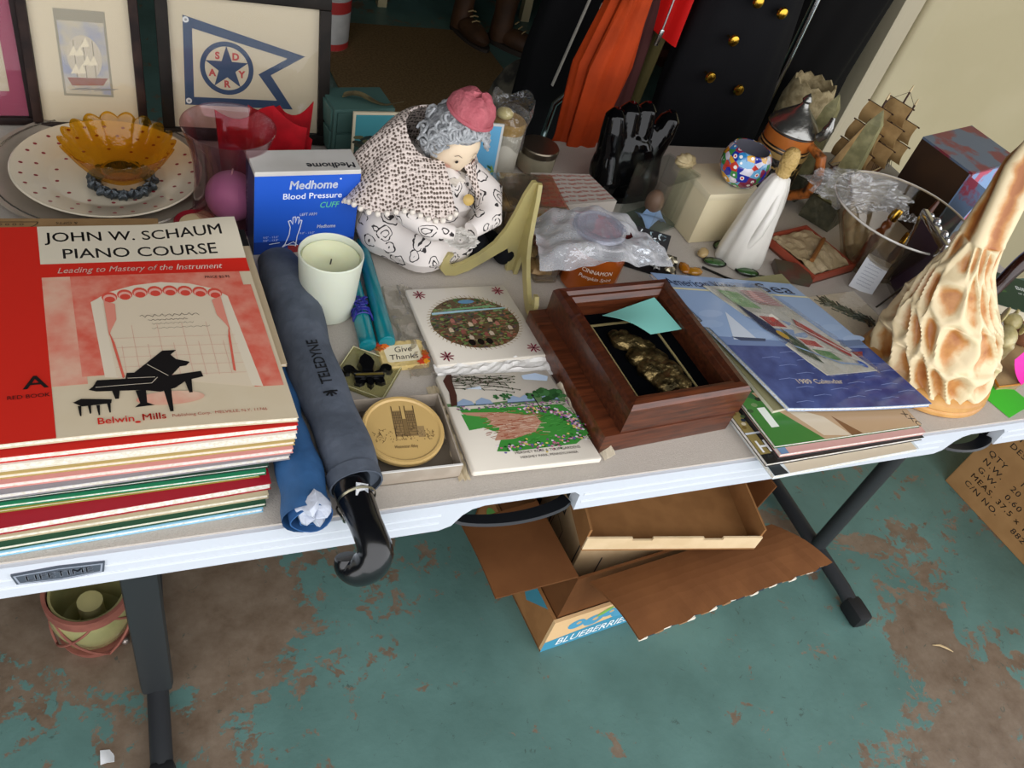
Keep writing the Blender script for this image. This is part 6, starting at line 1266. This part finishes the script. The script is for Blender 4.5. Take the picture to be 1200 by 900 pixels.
def pt(u, v):
    c, r = ax(v); a = 2 * PI * u; drape = max(0, 1 - v * 1.65)
    vv = v / .62 * 4.0; uu = u * NC + 2.6 * v + .45 * math.sin(1.7 * vv + 3 * a)                  # swirling scooped folds with sharp rims
    f1 = f2 = 9
    for i_ in range(int(math.floor(vv)) - 1, int(math.floor(vv)) + 2):
        for j_ in range(int(math.floor(uu)) - 2, int(math.floor(uu)) + 3):
            ox, oy = CP.get((max(-1, min(6, i_)), j_ % NC)); q_ = math.hypot(uu - j_ - .5 - ox, (vv - i_ - .5 - oy) * .8)
            if q_ < f1: f1, f2 = q_, f1
            elif q_ < f2: f2 = q_
    rg = 1 - sst((f2 - f1) / .55); d = .19 * rg ** 1.4 - .09 + .05 * (vv - math.floor(vv)); cr = .30 + .62 * rg - .22 * max(0, .4 - f1)
    if v < .6: pass
    else: fl = math.sin(4 * a + v * 9); d = .26 * fl * (1 - .3 * v); cr = .45 + .4 * fl
    return c + Vector((math.cos(a), math.sin(a) * .9, 0)) * r * (1 + d * (1.0 if v < .6 else .8)), max(0, min(1, cr))
g = []
for i in range(NU):
    col_ = []
    for j in range(NV + 1): p_, cr = pt(i / NU, j / NV); col_.append(f.bm.verts.new(p_)); crest.append(cr)
    g.append(col_)
for i in range(NU):
    for j in range(NV): f._f([g[i][j], g[(i + 1) % NU][j], g[(i + 1) % NU][j + 1], g[i][j + 1]])
f._f([g[i][NV] for i in range(NU)])
f.bm.verts.index_update(); me = f.mesh(SM_, True, 'robe', 60); atr = me.attributes.new('crest', 'FLOAT', 'POINT'); atr.data.foreach_set('value', crest[:len(me.vertices)]); cr_ = obj('carved_robe', me, None, t); sm = cr_.modifiers.new('sm', 'SMOOTH'); sm.iterations = 5; sm.factor = .5
f = MB(); hd_ = Vector(axis[-1]) + Vector((.004, .004, .02)); f.ball(hd_, (.017, .019, .024), nu=20, nv=14); obj('head', f, M('#c98f50', rough=.4, hex2='#b87838', vs=40), t)

# ================================================================ front right corner
t = thing('agate_plaque', 'polished brown banded stone slab under the little elephant', 'slab', (1.178, .530, TT + .001), 0)
P = [(0, .0), (.05, .0), (.105, .02), (.14, .07), (.13, .13), (.06, .145), (.035, .11), (.02, .05)]
f = MB(); f.prism(P, 0, .012, top=.96); obj('stone_slab', f, M('#a58a62', rough=.3, hex2='#8a7352', vs=25, coat=.3), t, smooth=False)
f = MB(); f.tube([(x, y, .0115) for x, y in P], .0022, 8, closed=True); obj('amber_edge', f, M('#b3742a', rough=.25, coat=.4), t)
t = thing('onyx_elephant', 'small pale onyx elephant figurine on the stone slab', 'figurine', (1.238, .603, TT + .0135), 40)
ON = M('#c3b88a', rough=.3, hex2='#a89c6c', vs=50, sub=.2)
f = MB(); f.ball((0, 0, .032), (.027, .016, .017), nu=18, nv=12)
for x, y in ((.014, .008), (.014, -.008), (-.014, .008), (-.014, -.008)): f.tube([(x, y, .03), (x, y, .0)], [.009, .0075], 12)
f.ball((.03, 0, .046), (.015, .014, .014), nu=16, nv=10); f.tube([(.038, 0, .045), (.048, 0, .038), (.054, 0, .046), (.052, 0, .058)], [.007, .005, .004, .003], 10)
o = obj('body', f, ON, t); md = o.modifiers.new('r', 'REMESH'); md.mode = 'VOXEL'; md.voxel_size = .002; md.use_smooth_shade = True
for s in (-1, 1): f = MB(); f.ball((.026, s * .018, .050), (.013, .004, .017), nu=16, nv=10); obj('ear', f, ON, t)
for i, (px, py, r, lab) in enumerate(((1183, 402, .02, 'brown clay cup to the right of the onyx elephant'), (1140, 398, .018, 'brown clay cup between the statue and the elephant'), (1135, 368, .017, 'tan clay cup farthest back behind the statue'))):
    p = at(px, py, TT + .012); zz = TT + (.0135 if i < 2 else .001)
    f = MB(); f.lathe([(0, 0), (r * .6, 0), (r * .95, .008), (r * 1.05, .02), (r * .95, .03), (r * .8, .029), (r * .9, .018), (r * .6, .006), (0, .005)], 28); tag(obj('clay_cup', f, M(['#7a4e36', '#7d5238', '#a0764e'][i], rough=.55, hex2='#6a4430', vs=40), loc=(p.x + (.02 if i == 0 else 0), p.y + (.02 if i == 1 else 0), zz)), lab, 'cup', 'clay cups around the elephant')
t = thing('bull_horn', 'dark polished curved horn standing near the table end', 'horn', (1.33, .72, TT + .001))
f = MB(); f.tube(smooth_path([(-.012, 0, .0), (-.006, 0, .02), (.006, .002, .05), (.016, .004, .08), (.032, .006, .105), (.055, .006, .122), (.085, .004, .13)], 4), smooth_r([.014, .012, .011, .012, .014, .016, .013], 4), 16); obj('horn_body', f, M('#2a130e', rough=.22, coat=.4, hex2='#3c1d14', vs=20), t)
f = MB(); f.lathe([(0, 0), (.02, 0), (.021, .004), (.016, .008), (0, .009)], 24, T(-.012, 0, 0)); obj('foot', f, M('#20100c', rough=.3), t)
f = MB(); f.sheet(lambda u, v: Vector((.046 * u, .046 * v, .004 + .012 * u * v)), 5, 5, .0003); tag(obj('sticky_note', f, M('#4fb8a6', rough=.8), loc=(1.375, .700, TT + .135), rot=(35, -14, 10)), 'turquoise sticky note on the polished horn', 'sticky note')
t = thing('green_book', 'dark green book with white title lying behind the horn', 'book', (1.315, .725, TT + .001), -30)
f = MB(); f.box(0, .17, 0, .11, .0015, .0185); obj('pages', f, M('#cfc6ae', rough=.8), t, smooth=False)
for z_ in (0, .0185): f = MB(); f.box(-.001, .172, -.001, .112, z_, z_ + .0015); o = obj('cover', f, M('#173a2a', rough=.4), t, smooth=False)
k = Ink(); k.text('BIRDS', .09, .07, .016, '#d6dcd4', bold=.02); k.text('of the field', .09, .055, .009, '#d6dcd4'); k.ell(.04, .06, .012, .008, '#7a3a2a', 14); k.ell(.05, .05, .016, .006, '#4a6a3a', 14); k.build('lettering', o, m=T(0, 0, .020))
f = MB(); f.sheet(lambda u, v: Vector((.042 * u, .04 * v, .018 * v * v)), 5, 8, .0003); tag(obj('sticky_note', f, M('#e0199a', rough=.7), loc=(1.225, .527, TT + .0145), rot=(20, -10, 20)), 'bright pink sticky note stuck to the stone slab', 'sticky note')
f = MB(); f.sheet(lambda u, v: Vector((.075 * u, .06 * v, .004 * math.sin(PI * u))), 6, 6, .0003); tag(obj('sticky_note', f, M('#3fb52a', rough=.7), loc=(1.160, .478, TT + .001), rot=(0, 0, 14)), 'bright green sticky note at the table front edge', 'sticky note')

# ================================================================ clothes rack behind the table
RY = 1.40
t = thing('clothes_rack', 'chrome rolling clothes rack standing behind the table', 'clothes rack', (0, 0, 0)); CHR = M('#c9cdd2', rough=.16, metal=1)
xl, xr = .835, 1.285
for x in (xl, xr): f = MB(); f.tube([(x, RY, .06), (x, RY, 1.62)], .008, 12); obj('upright', f, CHR, t)
f = MB(); f.tube([(xl - .03, RY, 1.62), (xr + .30, RY, 1.62)], .009, 12); obj('top_rail', f, CHR, t)
f = MB(); f.tube([(xl, RY, .09), (xr, RY, .09)], .008, 12); obj('bottom_rail', f, CHR, t)
for x in (xl, xr):
    f = MB(); f.tube([(x, RY - .13, .06), (x, RY + .22, .06)], .009, 12); fb = obj('foot_bar', f, CHR, t)
    for y in (RY - .12, RY + .21): f = MB(); f.lathe([(0, 0), (.025, 0), (.027, .005), (.025, .02), (0, .02)], 18, T(x + .01, y, .028) @ Ry(-90)); obj('caster', f, M('#16171a', rough=.5), fb)
p1, p2, p3 = atY(632, 172, 1.31), atY(650, 122, 1.31), atY(687, 92, 1.31)
f = MB(); f.tube([(p1.x, 1.31, .30), p1, p2, p3, (xl + .1, 1.36, 1.0)], .006, 10); obj('side_arm', f, CHR, t)
f = MB(); f.tube([(p1.x, 1.31, .30), (xl, RY, .3)], .006, 10); obj('side_arm', f, CHR, t)
def hanger(t, x, zr, w=.18, tilt=0):
    f = MB(); f.tube([(x, RY - w, zr - .13), (x, RY - .02, zr - .06), (x, RY + .02, zr - .06), (x, RY + w, zr - .13)], .006, 8); h_ = obj('hanger', f, M('#2a2622', rough=.4), t)
    f = MB(); f.tube([(x, RY, zr - .06), (x, RY, zr - .02)] + [(x, RY - .02 * math.sin(a), zr + .0 - .02 * math.cos(a) + .011) for a in [PI * i / 8 for i in range(2, 11)]], .0018, 6); obj('hook', f, CHR, h_)
def garment(name, label, cat, rings, mat, pleat=.1, npl=7, ph=0, nu=64, hangx=None):
    # rings: (x, y, z, rx, ry) from hem to shoulder
    t = thing(name, label, cat, (0, 0, 0)); f = MB(); nr = 26
    def ring(v):
        s = v * (len(rings) - 1); i = min(int(s), len(rings) - 2); fr = s - i; fr = fr * fr * (3 - 2 * fr); return [a + (b - a) * fr for a, b in zip(rings[i], rings[i + 1])]
    def fn(u, v):
        x, y, z_, rx, ry = ring(v); a = 2 * PI * u; k_ = 1 + pleat * (1 - .55 * v) * math.sin(npl * a + ph + 1.5 * math.sin(3 * v + ph)) + .4 * pleat * math.sin((npl * 2 + 1) * a + 4 * v)
        return Vector((x + rx * k_ * math.cos(a), y + ry * k_ * math.sin(a), z_ + .006 * math.sin(2 * a + ph) * (1 - v)))
    f.sheet(fn, nu, nr, .003, wrap=True); o = obj('cloth', f, mat, t); return t, o, fn
ORG = M('#a3370d', rough=.75, hex2='#93310b', vs=20, spec=.2, bump=.15, bs=200); NVY = M('#0a0a0d', rough=.85, spec=.2, bump=.1, bs=300)
t, o, fn = garment('orange_jacket', 'orange jacket hanging with its sleeve resting on the table', 'jacket', [(.738, 1.232, .700, .046, .03), (.742, 1.242, .74, .040, .03), (.760, 1.262, .87, .052, .035), (.792, 1.30, .98, .036, .04), (.815, 1.37, 1.14, .05, .06), (.86, RY, 1.35, .06, .12), (.87, RY, 1.49, .035, .13)], ORG, .16, 6, .6); hanger(t, .865, 1.62)
p_ = [fn(i / 40, .085) for i in range(40)]; f = MB(); f.tube([q_ + Vector((0, -.001, 0)) for q_ in p_], .0026, 6, closed=True); obj('cuff_seam', f, M('#8f300a', rough=.8), o)
t, o, fn = garment('red_jacket', 'bright red zip jacket hanging beside the orange one', 'jacket', [(.905, 1.40, .915, .036, .11), (.905, 1.40, 1.1, .036, .12), (.905, RY, 1.35, .04, .16), (.905, RY, 1.49, .03, .13)], M('#c00f0c', rough=.6, spec=.3), .08, 5, 1.2); hanger(t, .905, 1.62)
zx = atY(776, 36, 1.285); f = MB(); f.tube([zx, zx + Vector((.006, 0, .2))], .0018, 6); z_ = obj('zipper', f, M('#b0b0b0', rough=.3, metal=1), t); f = MB(); f.box(-.004, .004, -.002, .002, -.028, .002, Matrix.Translation(zx) @ Ry(6), bev=.0012); obj('zipper_pull', f, M('#d0d0d0', rough=.2, metal=1), z_)
t, o, fn = garment('khaki_trousers', 'khaki trousers hanging behind the red jacket', 'trousers', [(.925, 1.42, .70, .022, .05), (.93, 1.42, 1.0, .026, .07), (.93, RY, 1.48, .03, .12)], M('#4c4426', rough=.8, spec=.2), .06, 4, .3); hanger(t, .935, 1.62)
t, o, fn = garment('dark_red_scarf', 'dark red scarf hanging in the shade next to the orange sleeve', 'scarf', [(.862, 1.335, .70, .026, .02), (.868, 1.345, .9, .024, .02), (.885, 1.375, 1.2, .024, .02), (.89, RY, 1.61, .02, .02)], M('#3a0f0c', rough=.8), .12, 5, .2)
t, o, fn = garment('navy_uniform', 'black navy uniform jacket with brass buttons hanging on the rack', 'jacket', [(1.085, 1.335, .66, .135, .06), (1.08, 1.335, .80, .14, .06), (1.075, 1.345, 1.0, .12, .065), (1.075, 1.365, 1.25, .11, .10), (1.06, RY, 1.47, .05, .14)], NVY, .035, 5, 2.2); hanger(t, 1.07, 1.62)
BR = M('#c49a38', rough=.22, metal=1)
for px, py in ((888, 2), (916, 15), (859, 47), (832, 90), (865, 105), (838, 16), (893, 62)):
    if (px, py) in ((838, 16), (893, 62)): continue
    p = atY(px, py, 1.268); f = MB(); f.lathe([(0, 0), (.010, 0), (.0115, .002), (.0095, .006), (.004, .008), (0, .0082)], 22, Matrix.Translation(p) @ Rx(90)); bt = obj('brass_button', f, BR, t)
    f = MB(); f.tube([p + Vector((0, 0, 0)), p + Vector((0, .02, 0))], .002, 6); obj('shank', f, BR, bt)
t, o, fn = garment('black_trousers', 'black trousers with a white side stripe hanging at the left of the rack', 'trousers', [(.80, 1.47, .50, .10, .05), (.80, 1.47, .8, .095, .05), (.80, 1.45, 1.2, .045, .09), (.80, RY, 1.49, .03, .13)], M('#0a0a0c', rough=.85, spec=.2), .05, 4, 1); hanger(t, .80, 1.62)
a, b = atY(647, 100, 1.40), atY(691, 0, 1.40); f = MB(); d_ = (b - a); f.tube([a + d_ * v for v in (0, .3, .6, 1, 1.6)], .0042, 8, flat=.5); obj('white_stripe', f, M('#b3ada2', rough=.7), t)
a = atY(704, 7, 1.36); f = MB(); f.box(-.0, .03, -.001, .001, -.006, .006); obj('white_tag', f, M('#cfcac0', rough=.7), t, smooth=False, loc=a, rot=(0, 10, 0))
t, o, fn = garment('black_overcoat', 'long black overcoat hanging at the right end of the rack', 'coat', [(1.42, 1.49, .30, .13, .06), (1.42, 1.49, .8, .13, .06), (1.42, 1.46, 1.2, .12, .09), (1.42, RY, 1.48, .05, .12)], M('#0d0c0c', rough=.9, spec=.15), .06, 5, .9); hanger(t, 1.42, 1.62)
# dim things behind the rack
t = thing('cream_basket', 'cream shaggy basket in the gloom behind the stein', 'basket', (1.352, 1.36, .02), 0)
f = MB(); f.lathe([(0, .001), (.03, .001), (.03, .65), (0, .65)], 12); obj('pedestal', f, M('#3a2c1e', rough=.7), t)
f = MB(); f.lathe([(0, .65), (.04, .65), (.056, .69), (.057, .76), (.047, .81), (.043, .81), (.051, .76), (.05, .69), (0, .66)], 44, fn=lambda a, r, z_, i: (r * (1 + .03 * math.sin(22 * a)), z_ + .004 * math.sin(11 * a))); obj('basket_body', f, M('#b3a27c', rough=.9, hex2='#8f7f5c', vs=60, bump=1, bs=80), t)
t = thing('cloth_bundle', 'dim bundle of patterned cloth beneath the hanging clothes', 'bundle', (.80, 1.62, 0), 0)
f = MB(); f.ball((0, 0, .36), (.12, .1, .36), nu=28, nv=18, fn=lambda d: 1 + .12 * noise.noise(d * 3)); obj('cloth_heap', f, M('#5a5446', rough=.9, hex2='#26241f', vs=22), t)
